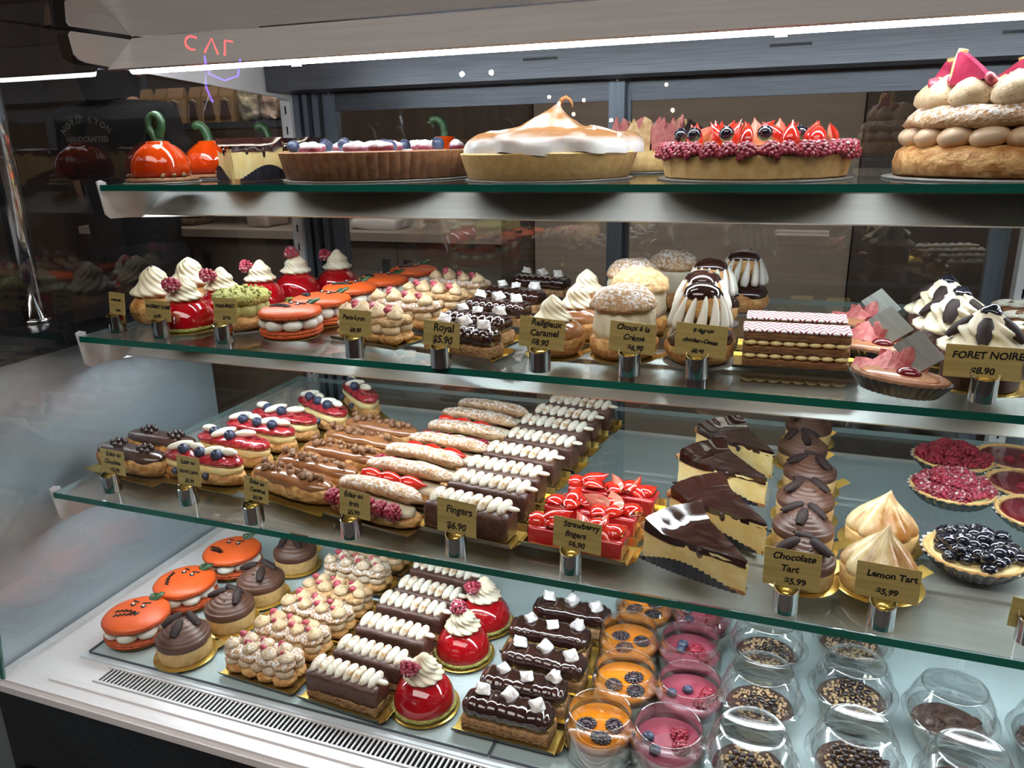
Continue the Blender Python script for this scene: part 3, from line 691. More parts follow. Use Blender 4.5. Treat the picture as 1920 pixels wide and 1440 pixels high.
def make_praline_choux(v=0, dust=False):
    """long bar of little choux puffs filled and topped with praline cream"""
    t = thing('praline_choux_bar', 'cake'); tray(t, .126, .054, .008)
    xs = (-.042, -.014, .014, .042)
    g = G()
    for x in xs:
        for y in (-.011, .011): g.add(ball(.0185, .0165, .011, u=14, v=9, c=(x, y, .0125)))
    obj('choux_base', g.rough(.0016, 90, 1 + v), 'choux', t)
    g = G()
    for i, x in enumerate((-.045, -.022, 0, .022, .045)):
        for y in (-.013, .013): g.add(ball(.0135, .0125, .010, u=12, v=8, c=(x, y, .0265)))
    obj('cream_filling', g.rough(.0012, 90, 3 + v), 'nutcreamdust' if dust else 'nutcream', t)
    g = G()
    for x in xs:
        for y in (-.010, .010): g.add(ball(.0178, .0155, .0095, u=14, v=9, c=(x, y, .0385)))
    obj('choux_lid', g.rough(.0018, 90, 5 + v), 'craqsugar' if (dust or v) else 'craq', t)
    kk = 'kissd' if dust else 'kiss'
    for i in range(7):
        x = -.048 + .016 * i; y = .009 * (1 if i % 2 else -1); berry_part(kk, t, x, y, .0445, rnd.uniform(-.2, .2), rnd.uniform(-.2, .2), i, rnd.uniform(.92, 1.12))
    for i in range(6):
        x = -.040 + .016 * i; y = .0075 * (-1 if i % 2 else 1); berry_part('pral', t, x, y, .052, rnd.uniform(-.6, .6), rnd.uniform(-.6, .6), 0, rnd.uniform(1.2, 1.6))
    return t
def make_dome(v=0):
    t = thing('raspberry_dome', 'cake'); roundboard(t, .043, False, 'gold')
    g = lathe([(.036, .0018), (.0395, .0035), (.0395, .0075), (.036, .009)], 60).rough(.0018, 200, 2); obj('pistachio_ring', g, 'pistachio', t)
    prof = [(.037, .007)] + [(.0375 * math.cos(a), .010 + .040 * math.sin(a)) for a in [PI / 2 * k / 12 for k in range(12)]] + [(.0005, .050)]
    obj('glazed_dome', lathe(prof, 56), 'red_glaze', t)
    obj('whipped_cream', swirl(.0255, .038, 11, 3.0, 2.2, lean=.002, depth=.17), 'cream', t, loc=(0, .002, .045))
    berry_part('raspd', t, *((-.008, -.013, .074) if v == 0 else ((-.004, 0, .078) if v == 1 else (-.015, -.006, .074))), *((2.1, -.3, 0) if v != 1 else (.25, 0, 0)), 1.25); return t
def make_royal(v=0):
    t = thing('chocolate_marshmallow_bar', 'cake'); tray(t, .122, .046, .009)
    obj('cake_base', rbox(.106, .036, .018, .003, 22, .0014, 130, 3, z0=.0016), 'sponge', t)
    def ripple(p):
        k = abs(math.sin(p.x * PI / .0118)); s = 1 - .075 * (1 - k) ** 1.5
        return Vector((p.x, p.y * s, p.z * s if p.z > .006 else p.z))
    obj('chocolate_glaze', rbox(.108, .040, .029, .0135, 60, .0008, 90, 4 + v, fn=ripple, z0=.0155), 'choc_glaze', t)
    for i, (x, y, a) in enumerate([((-.034, .002, .4), (.0, .006, 1.1), (.034, -.002, .7)), ((-.026, .004, .9), (.006, -.004, .2), (.036, .004, 1.3))][v]):
        berry_part('marsh', t, x, y, .0425, rnd.uniform(-.3, .3), rnd.uniform(-.3, .3), a, rnd.uniform(1.05, 1.35))
    return t
def choux_ball(R_, h, seed=1, m='choux', t=None, name='choux_puff', z=0, c=None):
    g = ball(R_, R_, h * .62, u=32, v=20).warp(lambda p: Vector((p.x, p.y, max(p.z, -h * .40)))).rough(.0022, 70, seed); g.warp(lambda p: p + Vector((0, 0, h * .40)))
    return obj(name, g, m, t, loc=(0, 0, z))
def make_religieuse_caramel(v=0):
    t = thing('caramel_religieuse', 'cream puff'); roundboard(t, .037, True, ang=.2)
    choux_ball(.0375, .046, 2 + v, 'choux', t, z=.002)
    obj('caramel_glaze', lathe([(.0355, .024), (.037, .028), (.034, .036), (.026, .043), (.012, .047), (.0005, .048)], 40, cap0=False).rough(.0016, 60, 4), 'caramel', t, loc=(0, 0, .002))
    obj('whipped_cream', swirl(.026, .036, 10, 2.8, 1.8, depth=.17), 'cream', t, loc=(-.002, 0, .044))
    toff(t, 0, -.002, .072, v); return t
def make_choux_creme(v=0):
    t = thing('cream_puff', 'cream puff'); roundboard(t, .038, True, ang=-.2)
    obj('choux_base', lathe([(.024, .0018), (.033, .004), (.0385, .012), (.0385, .022), (.034, .028), (.02, .029)], 44).rough(.002, 70, v + 1), 'choux', t)
    obj('whipped_cream', lathe([(.030, .024), (.0345, .028), (.036, .036), (.0345, .046), (.035, .054), (.032, .062), (.02, .066)], 96, lambda q, r, z, j: r * (1 - .06 * (1 - abs(math.sin((12 * q + 90 * z) / 2))))), 'cream', t)
    obj('choux_lid', lathe([(.030, .060), (.0365, .062), (.0370, .066), (.033, .075), (.024, .083), (.012, .087), (.0005, .088)], 48).rough(.003, 80, v + 3), 'craqsugar' if v != 1 else 'craq', t, rot=(.03, -.02 + .04 * v, 0)); return t
def make_religieuse_choc(v=0):
    t = thing('chocolate_religieuse', 'cream puff'); roundboard(t, .039, False, 'greyboard')
    choux_ball(.038, .044, 5 + v, 'choux', t, z=.002)
    obj('chocolate_glaze', lathe([(.0365, .024), (.0375, .029), (.033, .037), (.022, .043), (.0005, .046)], 40, lambda q, r, z, j: r * (1 + .03 * math.sin(5 * q)), cap0=False).rough(.002, 60, 4), 'choc_glaze', t, loc=(0, 0, .001))
    h = ball(.0255, .0255, .024, u=26, v=16, c=(0, 0, .068)).rough(.0016, 80, 3 + v); obj('small_choux', h, 'choux', t)
    obj('chocolate_cap', lathe([(.0215, .080), (.0222, .083), (.018, .090), (.010, .0945), (.0005, .096)], 36, lambda q, r, z, j: r * (1 + .06 * math.sin(3 * q + 1)), cap0=False), 'choc_glaze', t)
    g = G()
    for k in range(13):
        a = 2 * PI * k / 13; pts = [((.031 - .004 * u - .006 * u * u) * math.cos(a + .25 * u), (.031 - .004 * u - .006 * u * u) * math.sin(a + .25 * u), .044 + .040 * u) for u in [i / 6 for i in range(7)]]
        g.add(tube(pts, [.0046, .0056, .0053, .0046, .0038, .0027, .0010], 8))
    obj('piped_cream', g, 'cream_white', t)
    if v: toff(t, .004, -.006, .093, 1)
    return t
def make_millefeuille():
    t = thing('mille_feuille', 'cake'); tray(t, .128, .050, .006)
    for k, z in enumerate((.002, .022, .042)): obj('puff_pastry_layer', rbox(.108, .042, .0115 if k < 2 else .013, .002, 26, .0016, 150, k, z0=z), 'puff', t)
    for z in (.013, .033):
        g = G()
        for i in range(8):
            for y in (-.012, .012): g.add(ball(.0085, .0105, .0062, u=12, v=8, c=(-.046 + .0131 * i, y, z + .0055)))
        obj('custard_layer', g, 'custard', t)
    obj('feathered_icing', rbox(.110, .043, .0045, .002, 20, .0004, 60, 2, z0=.0545), 'marble', t); return t
def make_boat(v=0):
    t = thing('barquette_tart', 'tart')
    papercase(t, .020, .0275, .018, sx=1.75, n=34)
    obj('tart_shell', lathe([(.018, .002), (.0225, .010), (.0262, .0205), (.0245, .022), (.022, .019)], 60, lambda q, r, z, j: r * (1 + .02 * math.cos(30 * q))).warp(lambda p: Vector((p.x * 1.75, p.y, p.z))), 'shell_dark', t)
    obj('caramel_filling', ball(.021, .021, .006, u=30, v=10, c=(0, 0, .020)).warp(lambda p: Vector((p.x * 1.75, p.y, p.z))), 'tart_orange', t)
    obj('cherry_compote', ball(.012, .009, .008, u=16, v=10, c=(.010, -.004, .0245)), 'jam_dark', t)
    def shard(seed, L, h):
        r2 = random.Random(seed); n = 9; top = [h * (.45 + .55 * r2.random()) * (1 - abs(i / n - .5) * .8) for i in range(n + 1)]; g = G()
        for i in range(n + 1):
            x = -L / 2 + L * i / n; y = .006 * math.sin(i * .9); g.v += [(x, y, 0), (x, y + .002 * math.sin(i), top[i]), (x, y + .003, 0), (x, y + .003 + .002 * math.sin(i), top[i])]
        for i in range(n):
            a = 4 * i; b = a + 4; g.fa((a, b, b + 1, a + 1)); g.fa((a + 2, a + 3, b + 3, b + 2)); g.fa((a + 1, b + 1, b + 3, a + 3)); g.fa((a, a + 2, b + 2, b))
        g.fa((0, 1, 3, 2)); g.fa((4 * n, 4 * n + 2, 4 * n + 3, 4 * n + 1)); return g
    flat('pink_shard', shard(3 + v, .062, .040).rough(.0015, 90, v), 'pink_shard', t, loc=(-.014, -.004, .021), rot=(-.95, 0, .12))
    flat('pink_shard', shard(9 + v, .050, .036).rough(.0015, 90, v), 'pink_shard', t, loc=(-.008, .012, .022), rot=(-.25, .1, -.2))
    flat('silver_plaque', box(-.019, .019, -.0006, .0006, -.015, .015), 'silver_card', t, loc=(.008, .016, .045), rot=(-.35, .75, -.1)); return t
def make_foret(v=0):
    t = thing('black_forest_cake', 'cake'); roundboard(t, .042, True, ang=0)
    obj('chocolate_cup', lathe([(.032, .0018), (.0345, .003), (.0365, .042), (.0355, .0435), (.034, .041)], 48).rough(.0005, 60, v), 'choc_bar', t, smooth=.9)
    obj('whipped_cream', swirl(.043, .054, 10, 2.6, 2.1, depth=.20), 'cream', t, loc=(0, 0, .040))
    for i in range(5):
        a = 2 * PI * i / 5 + .5 + v * .5; o = berry_part('curl', t, .023 * math.cos(a), .023 * math.sin(a), .070, 0, .85, a, 1.08)
    obj('morello_cherry', ball(.0095, .0095, .0075, u=18, v=12).rough(.003, 130, 2), 'bluegloss', t, loc=(.001, -.001, .088)); return t
def make_meringue_bar(v=0):
    t = thing('meringue_eclair', 'eclair'); tray(t, .13, .05, .010)
    obj('choux_shell', rbox(.124, .042, .026, .0125, 20, .002, 60, 2, z0=.0016), 'caramel', t)
    for i in range(7):
        for s in (-1, 1): berry_part('petal', t, -.047 + .0155 * i, s * .0085, .027, 0, -.15, s * .75, .92)
    for k in range(4): toff(t, -.036 + .025 * k, 0, .0325, k)
    if v == 2: berry_part('rasp', t, -.030, 0, .034, .4, 0, 0, 1.1)
    return t
def make_profiterole(v=0):
    t = thing('profiterole', 'cream puff'); papercase(t, .024, .036, .020, lining=False)
    choux_ball(.036, .044, 8 + v, 'choux', t, z=.003)
    obj('whipped_cream', swirl(.034, .042, 11, 2.4, 1.6, depth=.15), 'cream', t, loc=(0, 0, .040))
    for k in range(14):
        a = k * 2.4; q = .0035 * math.sqrt(k + .3)
        if v == 0: berry_part('pearl', t, q * math.cos(a), q * math.sin(a) - .002, .0815 - .018 * (q / .014) ** 1.1, sc=.72)
        elif k < 7: toff(t, q * math.cos(a), q * math.sin(a), .078 - .012 * (q / .012), k)
    return t
def make_brest():
    t = thing('pistachio_paris_brest', 'cream puff'); roundboard(t, .040, False, 'greyboard')
    def ring(R_, r, z, hh, seed, amp=.002): return lathe([(R_ + r * math.cos(a), z + hh * math.sin(a)) for a in [2 * PI * k / 12 for k in range(12)]], 48, closed=True).rough(amp, 80, seed)
    obj('choux_base', ring(.023, .0165, .012, .0105, 1), 'choux', t)
    g = G()
    for k in range(10): a = 2 * PI * k / 10; g.add(ball(.012, c=(.025 * math.cos(a), .025 * math.sin(a), .029), u=12, v=8))
    obj('pistachio_cream', g, 'pistcream', t)
    g = ring(.021, .0175, .044, .0105, 2, .003)
    for k in range(90):
        a = rnd.random() * 2 * PI; b = rnd.uniform(-.2, PI + .2); g.add(nugget(.0022, k), T((.021 + .0175 * math.cos(b)) * math.cos(a), (.021 + .0175 * math.cos(b)) * math.sin(a), .043 + .0115 * math.sin(b)))
    obj('pistachio_lid', g, 'pistachio', t); return t
def glass_jar(t, R_=.0385, h=.074):
    pr = [(R_ * .80, .0005), (R_ * .96, .004), (R_, .012), (R_, .048), (R_ * .97, .054), (R_ * .89, .058), (R_ * .88, .062), (R_ * .905, .0635), (R_ * .88, .066), (R_ * .905, .0685), (R_ * .88, .071), (R_ * .89, h), (R_ * .86, h + .0008), (R_ * .845, h - .001), (R_ * .845, .060), (R_ * .93, .054), (R_ * .965, .046), (R_ * .965, .012), (R_ * .90, .0045), (.0005, .004)]
    obj('glass_jar', lathe(pr, 48), 'jar_glass', t)
def make_jar(kind='mango', v=0):
    t = thing('mango_dessert_jar' if kind == 'mango' else 'berry_dessert_jar', 'dessert jar'); R_ = .0368
    glass_jar(t)
    top = .046; cut = .033 if kind == 'mango' else .030
    obj('panna_cotta', lathe([(R_ * .88, .0048), (R_ * .98, .012), (R_ * .995, cut)], 40), 'panna', t)
    obj('fruit_layer', lathe([(R_ * .995, cut + .0002), (R_ * .985, top - .004), (R_ * .955, top), (R_ * .3, top - .0006), (.0005, top - .0006)], 40), 'mango' if kind == 'mango' else 'pinkmousse', t)
    if kind == 'mango':
        for x, y, a in [((-.014, -.004, .4), (.015, .003, 1.9), (.006, -.019, 3.0)), ((-.013, -.010, 2.0), (.010, .006, .3), (.012, -.017, 1.0)), ((-.012, .0, .5), (.015, .006, 2.6), (.004, -.018, 1.2))][v]:
            berry_part('black', t, x, y, top - .001, rnd.uniform(-.15, .15), rnd.uniform(-.15, .15), a, 1.12)
    else:
        sp = [(('blue', -.018, -.002, 1.1), ('blue', -.009, -.017, 1.05), ('rasp', .009, .011, 1), ('rasp', .014, -.006, 1.05)), (('blue', -.018, -.006, 1), ('blue', .0, .004, 1), ('rasp', .021, .0, 1.), ('rasp', .014, -.016, .9)), (('blue', -.008, .010, 1.15), ('blue', -.012, -.001, 1), ('rasp', .008, -.003, 1.15), ('rasp', .014, -.018, .9))][v]
        for k, x, y, s in sp: berry_part(k, t, x, y, top - .0015, rnd.uniform(-.4, .4), rnd.uniform(-.4, .4), 0, s)
    return t
def make_cup(v=0):
    t = thing('domed_dessert_cup', 'dessert cup')
    obj('plastic_cup', lathe([(.028, .0005), (.030, .001), (.0415, .050), (.0418, .052), (.0408, .052), (.029, .002)], 44), 'cup_plastic', t)
    Rz = lambda z: .0287 + .0118 * z / .050
    obj('cream_layer', lathe([(Rz(.002), .002), (Rz(.026), .026)], 40), 'tiramisu', t)
    obj('cocoa_layer', lathe([(Rz(.0262), .0262), (Rz(.034), .034), (.03, .036), (.0005, .038)], 40).rough(.0006, 90, 2), 'cocoa', t)
    if v < 2:
        g = G(); r2 = random.Random(v)
        for k in range(230 if v == 0 else 150):
            a = r2.random() * 2 * PI; q = .029 * math.sqrt(r2.random()); g.add(ball(r2.uniform(.0011, .0023), u=5, v=4), T(q * math.cos(a), q * math.sin(a), .0375 - .0015 * q / .03 + r2.random() * .002 + .006 * math.exp(-(q / .02) ** 2)))
        obj('nut_crumble', g, 'nuts', t)['kind'] = 'stuff'
        for k in range(16 if v == 0 else 36):
            a = k * 2.4; q = .0048 * math.sqrt(k + .4) * (1 if v == 0 else .95); berry_part('pearl', t, q * math.cos(a) - .004, q * math.sin(a) - .004, .0405 + .005 * math.exp(-(q / .018) ** 2), sc=1.35)
    else:
        g = G(); r2 = random.Random(5)
        for k in range(9):
            a = k * 2.4; q = .009 * math.sqrt(k); g.add(nugget(.0105, k + 3), T(q * math.cos(a), q * math.sin(a), .031 + .004 * (1 - q / .03)))
        obj('chocolate_chunks', g, 'cocoa', t)
    dome = [(.0475, .0515), (.0485, .053), (.0480, .0555), (.0455, .0565), (.0440, .060), (.0425, .0645), (.0415, .075), (.0385, .088), (.0345, .098), (.0315, .1025), (.0308, .1045), (.0298, .1048), (.0290, .1030), (.0005, .1030)]
    obj('dome_lid', lathe(dome, 56, cap0=False), 'cup_plastic', t)
    obj('lid_rim', lathe([(.0316 + .0011 * math.cos(a), .1042 + .0011 * math.sin(a)) for a in [2 * PI * k / 8 for k in range(8)]], 56, closed=True), 'cup_plastic', t)
    return t
# top shelf
def make_pumpkin(v=0):
    t = thing('glazed_pumpkin_cake', 'cake'); obj('cake_board', lathe([(.050, .0004), (.052, .001), (.050, .0016)], 44), 'greyboard', t)
    obj('biscuit_base', lathe([(.046, .0018), (.048, .0035), (.047, .0065), (.04, .0075)], 48).rough(.0007, 80, 2), 'shell_dark', t)
    prof = [(.034, .007), (.0385, .010), (.0405, .018), (.0385, .030), (.032, .041), (.022, .0495), (.0165, .052), (.0160, .0545), (.0135, .0555), (.0005, .054)]
    obj('glazed_body', lathe(prof, 70, lambda q, r, z, j: r * (1 - .05 * (1 - abs(math.sin(4 * q))) ** 2)), 'orangeglaze', t)
    if v == 0: pts = [(.004, 0, .052), (.004, 0, .062), (.009, .002, .073), (.008, .003, .084), (.0, .003, .090), (-.008, .001, .084), (-.009, -.002, .073), (-.002, -.003, .062), (.001, -.003, .054)]; rr = [.0065, .006, .0058, .0062, .0066, .0066, .006, .0052, .0045]
    elif v == 1: pts = [(.002, 0, .052), (0, 0, .062), (-.004, 0, .073), (-.012, -.002, .079), (-.019, -.004, .074)]; rr = [.008, .007, .007, .007, .006]
    else: pts = [(0, 0, .052), (.0, 0, .064), (-.002, 0, .074), (-.011, 0, .082), (-.021, 0, .078)]; rr = [.0065, .006, .006, .006, .0055]
    sp = smooth_path(pts); obj('marzipan_stem', tube(sp, [rr[min(len(rr) - 1, int(i / (len(sp) - 1) * (len(rr) - 1) + .5))] for i in range(len(sp))], 12), 'leaf', t)
    for k in range(9):
        a = PI + .3 + .34 * k; me = BM['toff'][k % 3]
        if k in (0, 1, 6, 7, 8): o = bpy.data.objects.new('nut_crumb', me); C.objects.link(o); o.parent = t; o.location = (.043 * math.cos(a), .043 * math.sin(a), .008)
    return t
def make_big_fluted():
    t = thing('large_berry_tart', 'tart'); obj('cake_board', lathe([(.130, .0004), (.132, .0012), (.130, .002)], 60), 'greyboard', t); R_ = .134
    fl = lambda q, r, z, j: r * (1 + .022 * abs(math.cos(31 * q)))
    g = lathe([(R_ * .90, .0022), (R_ * .93, .004), (R_ * .985, .036), (R_ * .965, .0375), (R_ * .94, .034)], 248, fl); obj('fluted_crust', g, 'shell_dark', t, smooth=1.0)
    obj('cream_filling', lathe([(R_ * .95, .0335), (R_ * .5, .037), (.0005, .038)], 60).rough(.002, 40, 2), 'icing_white', t)
    r2 = random.Random(4)
    for k in range(34):
        a = k * 2.399; q = R_ * .86 * math.sqrt((k + .5) / 34)
        if k % 3 == 0: berry_part('blue', t, q * math.cos(a), q * math.sin(a), .038, r2.uniform(-1, 1), r2.uniform(-1, 1), 0, 1.45)
        else: obj('sugared_fruit', G_SUG[k % 2], None, t, loc=(q * math.cos(a), q * math.sin(a), .037), rot=(0, 0, r2.random() * 6))
    return t
G_SUG = [mesh_of('sugared_fruit', ball(.017, .010, .0085, u=16, v=9, c=(0, 0, .004)).rough(.002, 90, s), 'dustfruit' if 'dustfruit' in M else 'icing_white') for s in (0,)] * 2
def make_big_meringue():
    t = thing('large_meringue_tart', 'tart'); obj('cake_board', lathe([(.103, .0004), (.105, .0012), (.103, .002)], 60), 'greyboard', t)
    obj('tart_crust', lathe([(.098, .0022), (.1005, .004), (.109, .031), (.107, .0325), (.105, .031)], 90).rough(.0008, 60, 3), 'shell', t, smooth=.8)
    seg, n = 96, 30; g = G()
    for j in range(n + 1):
        u = j / n
        if u < .72: w = u / .72; r = .1065 * math.cos(w * 1.22); z = .031 + .026 * math.sin(w * 1.5) ** .55 + .004 * w
        else: w = (u - .72) / .28; r = .0366 * (1 - w) ** 1.9 + .0026; z = .061 + .030 * w ** .8
        cx = .004 + (.012 * w ** 2 if u >= .72 else .004 * (u)); cz = 0
        for i in range(seg):
            q = 2 * PI * i / seg; f = 1 + .035 * math.sin(7 * q + 3 * u) * (1 - u) + .02 * math.sin(13 * q)
            zz = z + (.003 * noise.noise(Vector((math.cos(q) * 2, math.sin(q) * 2, u * 3))) if u < .7 else 0)
            g.v.append((cx + r * f * math.cos(q), r * f * math.sin(q), zz + cz))
    for j in range(n):
        for i in range(seg): k = (i + 1) % seg; g.fa((j * seg + i, j * seg + k, (j + 1) * seg + k, (j + 1) * seg + i))
    g.fa(tuple(n * seg + i for i in range(seg))); g.rough(.002, 40, 2).rough(.0012, 90, 5)
    hook = tube([(.015, 0, .088), (.018, 0, .0925), (.023, 0, .0945), (.028, 0, .092), (.0305, 0, .087), (.031, 0, .083)], [.0034, .0032, .0028, .0022, .0014, .0006], 8); g.add(hook)
    obj('torched_meringue', g, 'torch_big', t); return t
def torch_mat():
    m = mat('torched_top', (.88, .85, .80), rough=.42, sss=.15, bump=.3, bscale=60); nt = m.node_tree; N = nt.nodes; K = nt.links; b = N['Principled BSDF']
    tc = N.new('ShaderNodeTexCoord'); s = N.new('ShaderNodeSeparateXYZ'); K.new(tc.outputs['Object'], s.inputs[0])
    z = N.new('ShaderNodeMapRange'); z.inputs[1].default_value = .040; z.inputs[2].default_value = .050; K.new(s.outputs[2], z.inputs[0])
    n = N.new('ShaderNodeTexNoise'); n.inputs['Scale'].default_value = 22; K.new(tc.outputs['Object'], n.inputs['Vector'])
    a = N.new('ShaderNodeMapRange'); a.inputs[1].default_value = .26; a.inputs[2].default_value = .50; K.new(n.outputs['Fac'], a.inputs[0])
    p = N.new('ShaderNodeMath'); p.operation = 'MULTIPLY'; K.new(z.outputs[0], p.inputs[0]); K.new(a.outputs[0], p.inputs[1])
    x = N.new('ShaderNodeMix'); x.data_type = 'RGBA'; K.new(p.outputs[0], x.inputs[0]); x.inputs[6].default_value = (.88, .86, .82, 1); x.inputs[7].default_value = (.30, .125, .035, 1); K.new(x.outputs[2], b.inputs['Base Color']); return m
M['torch_big'] = torch_mat()
def make_big_strawberry():
    t = thing('large_strawberry_tart', 'tart'); obj('cake_board', lathe([(.106, .0004), (.108, .0012), (.106, .002)], 60), 'greyboard', t)
    obj('tart_crust', lathe([(.096, .0022), (.099, .004), (.103, .026), (.101, .0275), (.098, .026)], 90).rough(.0008, 60, 3), 'shell', t, smooth=.8)
    obj('cream_filling', lathe([(.099, .0255), (.06, .031), (.0005, .034)], 60), 'custard', t)
    for i in range(32):
        a = 2 * PI * i / 32; berry_part('raspd', t, .099 * math.cos(a), .099 * math.sin(a), .025, rnd.uniform(-.4, .4), rnd.uniform(-.4, .4), a, 1.22)
    r2 = random.Random(2)
    for k in range(40):
        a = k * 2.399; q = .084 * math.sqrt((k + .5) / 40)
        if k % 5 == 3: berry_part('blueg', t, q * math.cos(a), q * math.sin(a), .040, 0, 0, 0, 1.35)
        else: berry_part('straw', t, q * math.cos(a), q * math.sin(a), .046 + .006 * (1 - q / .084), r2.uniform(-1.3, 1.3), -1.15 + r2.uniform(-.4, .4), r2.random() * 6.28, 1.15)
    return t
def make_shard_tart():
    t = thing('pink_shard_tart', 'tart'); obj('cake_board', lathe([(.072, .0004), (.074, .0012), (.072, .002)], 48), 'greyboard', t)
    obj('tart_crust', lathe([(.064, .0022), (.067, .004), (.069, .028), (.066, .030), (.0005, .030)], 60).rough(.001, 60, 3), 'shell', t)
    for i in range(9):
        a = 2 * PI * i / 9; r2 = random.Random(i); pts = [(-.016, 0), (.016, 0), (.018, .030 + .012 * r2.random()), (.008, .034 + .014 * r2.random()), (.002, .028), (-.006, .038 + .01 * r2.random()), (-.017, .026)]
        flat('pink_shard', prism(pts, -.0018, .0018, 'y'), 'pink_shard' if i % 3 else 'craq', t, loc=(.048 * math.cos(a), .048 * math.sin(a), .029), rot=(0, 0, a + PI / 2 + .2))
    obj('cherry_compote', ball(.02, .02, .008, c=(0, 0, .031)), 'jam_dark', t)
    flat('silver_plaque', box(-.022, .022, -.0006, .0006, 0, .034), 'choc_curl', t, loc=(.052, -.028, .030), rot=(0, .5, .3)); return t
def make_honore():
    t = thing('large_layered_choux_cake', 'cake'); R_ = .108; obj('cake_board', lathe([(.117, .0004), (.119, .0016), (.117, .0026)], 60), 'greyboard', t)
    obj('choux_base', lathe([(.098, .0028), (.106, .006), (.109, .018), (.106, .030), (.097, .037), (.06, .038)], 90).rough(.003, 45, 2), 'choux', t)
    for i in range(19):
        a = 2 * PI * i / 19; obj('cream_ball', BM['bigball'], None, t, loc=(.091 * math.cos(a), .091 * math.sin(a), .046), rot=(0, 0, a))
    obj('choux_lid', lathe([(.080, .054), (.098, .055), (.104, .060), (.100, .070), (.090, .078), (.05, .082), (.0005, .083)], 90).rough(.0035, 45, 4), 'craqsugar', t)
    for i in range(13):
        a = 2 * PI * i / 13 + .1; obj('cream_kiss', BM['bigkiss'], None, t, loc=(.074 * math.cos(a), .074 * math.sin(a), .076), rot=(0, 0, a))
    for i in range(7): a = 2 * PI * i / 7; obj('cream_kiss', BM['bigkiss'], None, t, loc=(.038 * math.cos(a), .038 * math.sin(a), .078))
    for i in range(13):
        a = 2 * PI * (i + .5) / 13 + .1; berry_part('pral', t, .078 * math.cos(a), .078 * math.sin(a), .100, .4, .3, a, 1.5)
    for i in range(10): a = 2 * PI * i / 10; toff(t, .070 * math.cos(a), .070 * math.sin(a), .108, i)
    for a in (-2.30, -1.35, -.45, .6, 1.6, 2.6):
        o = obj('tart_wedge', BM['wedgebit'], None, t, loc=(.078 * math.cos(a), .078 * math.sin(a), .103), rot=(0, -.12, a + PI / 2))
    return t
BM['bigball'] = mesh_of('cream_ball', ball(.0155, .0175, .0125, u=20, v=12).warp(lambda p: p + Vector((0, .25 * p.z, 0))), 'toastcream2' if 'toastcream2' in M else 'nutcream')
BM['bigkiss'] = mesh_of('cream_kiss', lathe([(.016, 0), (.0215, .007), (.0205, .016), (.015, .025), (.007, .032), (.001, .036)], 22).rough(.002, 70, 3), 'nutcream')
def _wb():
    g = prism([(-.022, 0), (.016, .0), (.006, .014), (-.010, .032), (-.014, .032)], -.0045, .0045, 'y'); g.m = [0] * len(g.f)
    k = tube([(-.021, 0, 0), (-.019, 0, .012), (-.016, 0, .024), (-.011, 0, .035)], .0045, 8); return g.add(k, mi=1)
BM['wedgebit'] = mesh_of('tart_wedge', _wb(), ['pinkjelly' if 'pinkjelly' in M else 'jam', 'shell'], smooth=False)
# ------------------------------------------------------------------ the display case and the shop around it
XL, XR = -0.915, 0.62                  # the case runs on past the right side of the picture
Z1, Z2, Z3, ZD = -.045, -.238, -.430, -.643
def shelf(n, z, y0, y1, where):
    t = thing('glass_shelf', 'shelf', 'green-edged glass shelf, ' + where, 'glass shelves')
    th = .008; x0, x1 = -.897, XR - .03
    g = G(); e = G(); gb = box(x0, x1, y0, y1, z - th, z)
    g.v = list(gb.v); e.v = list(gb.v)
    for i, f in enumerate(gb.f): (g if i < 2 else e).fa(f, 0 if i in (0, 1, 2) else 1)
    g2 = G().add(g); g2.m = [0, 0]; flat('glass_plate', g2, 'shelf_glass', t); flat('polished_edge', e, ['glass_edge', 'glass_side'], t)
    yb, zb, yt, zt = y0 + .074, z - .045, y0 + .132, z - .010      # the sloped light shield under the glass
    xa, xb = -.8998, XR - .034
    q = G(); q.v = [(xa, yb, zb), (xb, yb, zb), (xb, yt, zt), (xa, yt, zt), (xa, yb + .001, zb - .0015), (xb, yb + .001, zb - .0015), (xb, yt + .0015, zt - .001), (xa, yt + .0015, zt - .001)]
    for f in ((0, 1, 2, 3), (4, 7, 6, 5), (0, 4, 5, 1), (3, 2, 6, 7), (0, 3, 7, 4), (1, 5, 6, 2)): q.fa(f)
    flat('light_shield', q, 'panel', t)
    flat('lamp_housing', box(xa, xb, yt, yt + .05, zt - .003, zt - .001), 'panel', t)
    tb = tube([(xa + .02, yb + .034, zb + .012), (xb - .02, yb + .034, zb + .012)], .0055, 10); obj('lamp_tube', tb, 'led', t)
    flat('lamp_hood', box(xa, xb, yb + .046, yb + .047, zb + .0045, zt - .003), 'panel', t)
    for xs in (-.902, XR - .032):
        poly = [(y0 - .001, z + .004), (y0 + .006, z + .006), (y0 + .014, z + .003), (y0 + .016, z - .009), (1.29, z - .012), (1.29, z - .080), (y0 + .040, z - .047), (y0 + .012, z - .046), (y0 + .005, z - .040)]
        flat('shelf_bracket', prism(poly, xs, xs + .002, 'x'), 'white_paint', t)
    return t
shelf(1, Z1, .830, 1.235, 'topmost, carrying the large tarts')
shelf(2, Z2, .754, 1.245, 'middle, carrying domes, cream puffs and macarons')
shelf(3, Z3, .671, 1.225, 'lowest, carrying the eclairs and cheesecake')

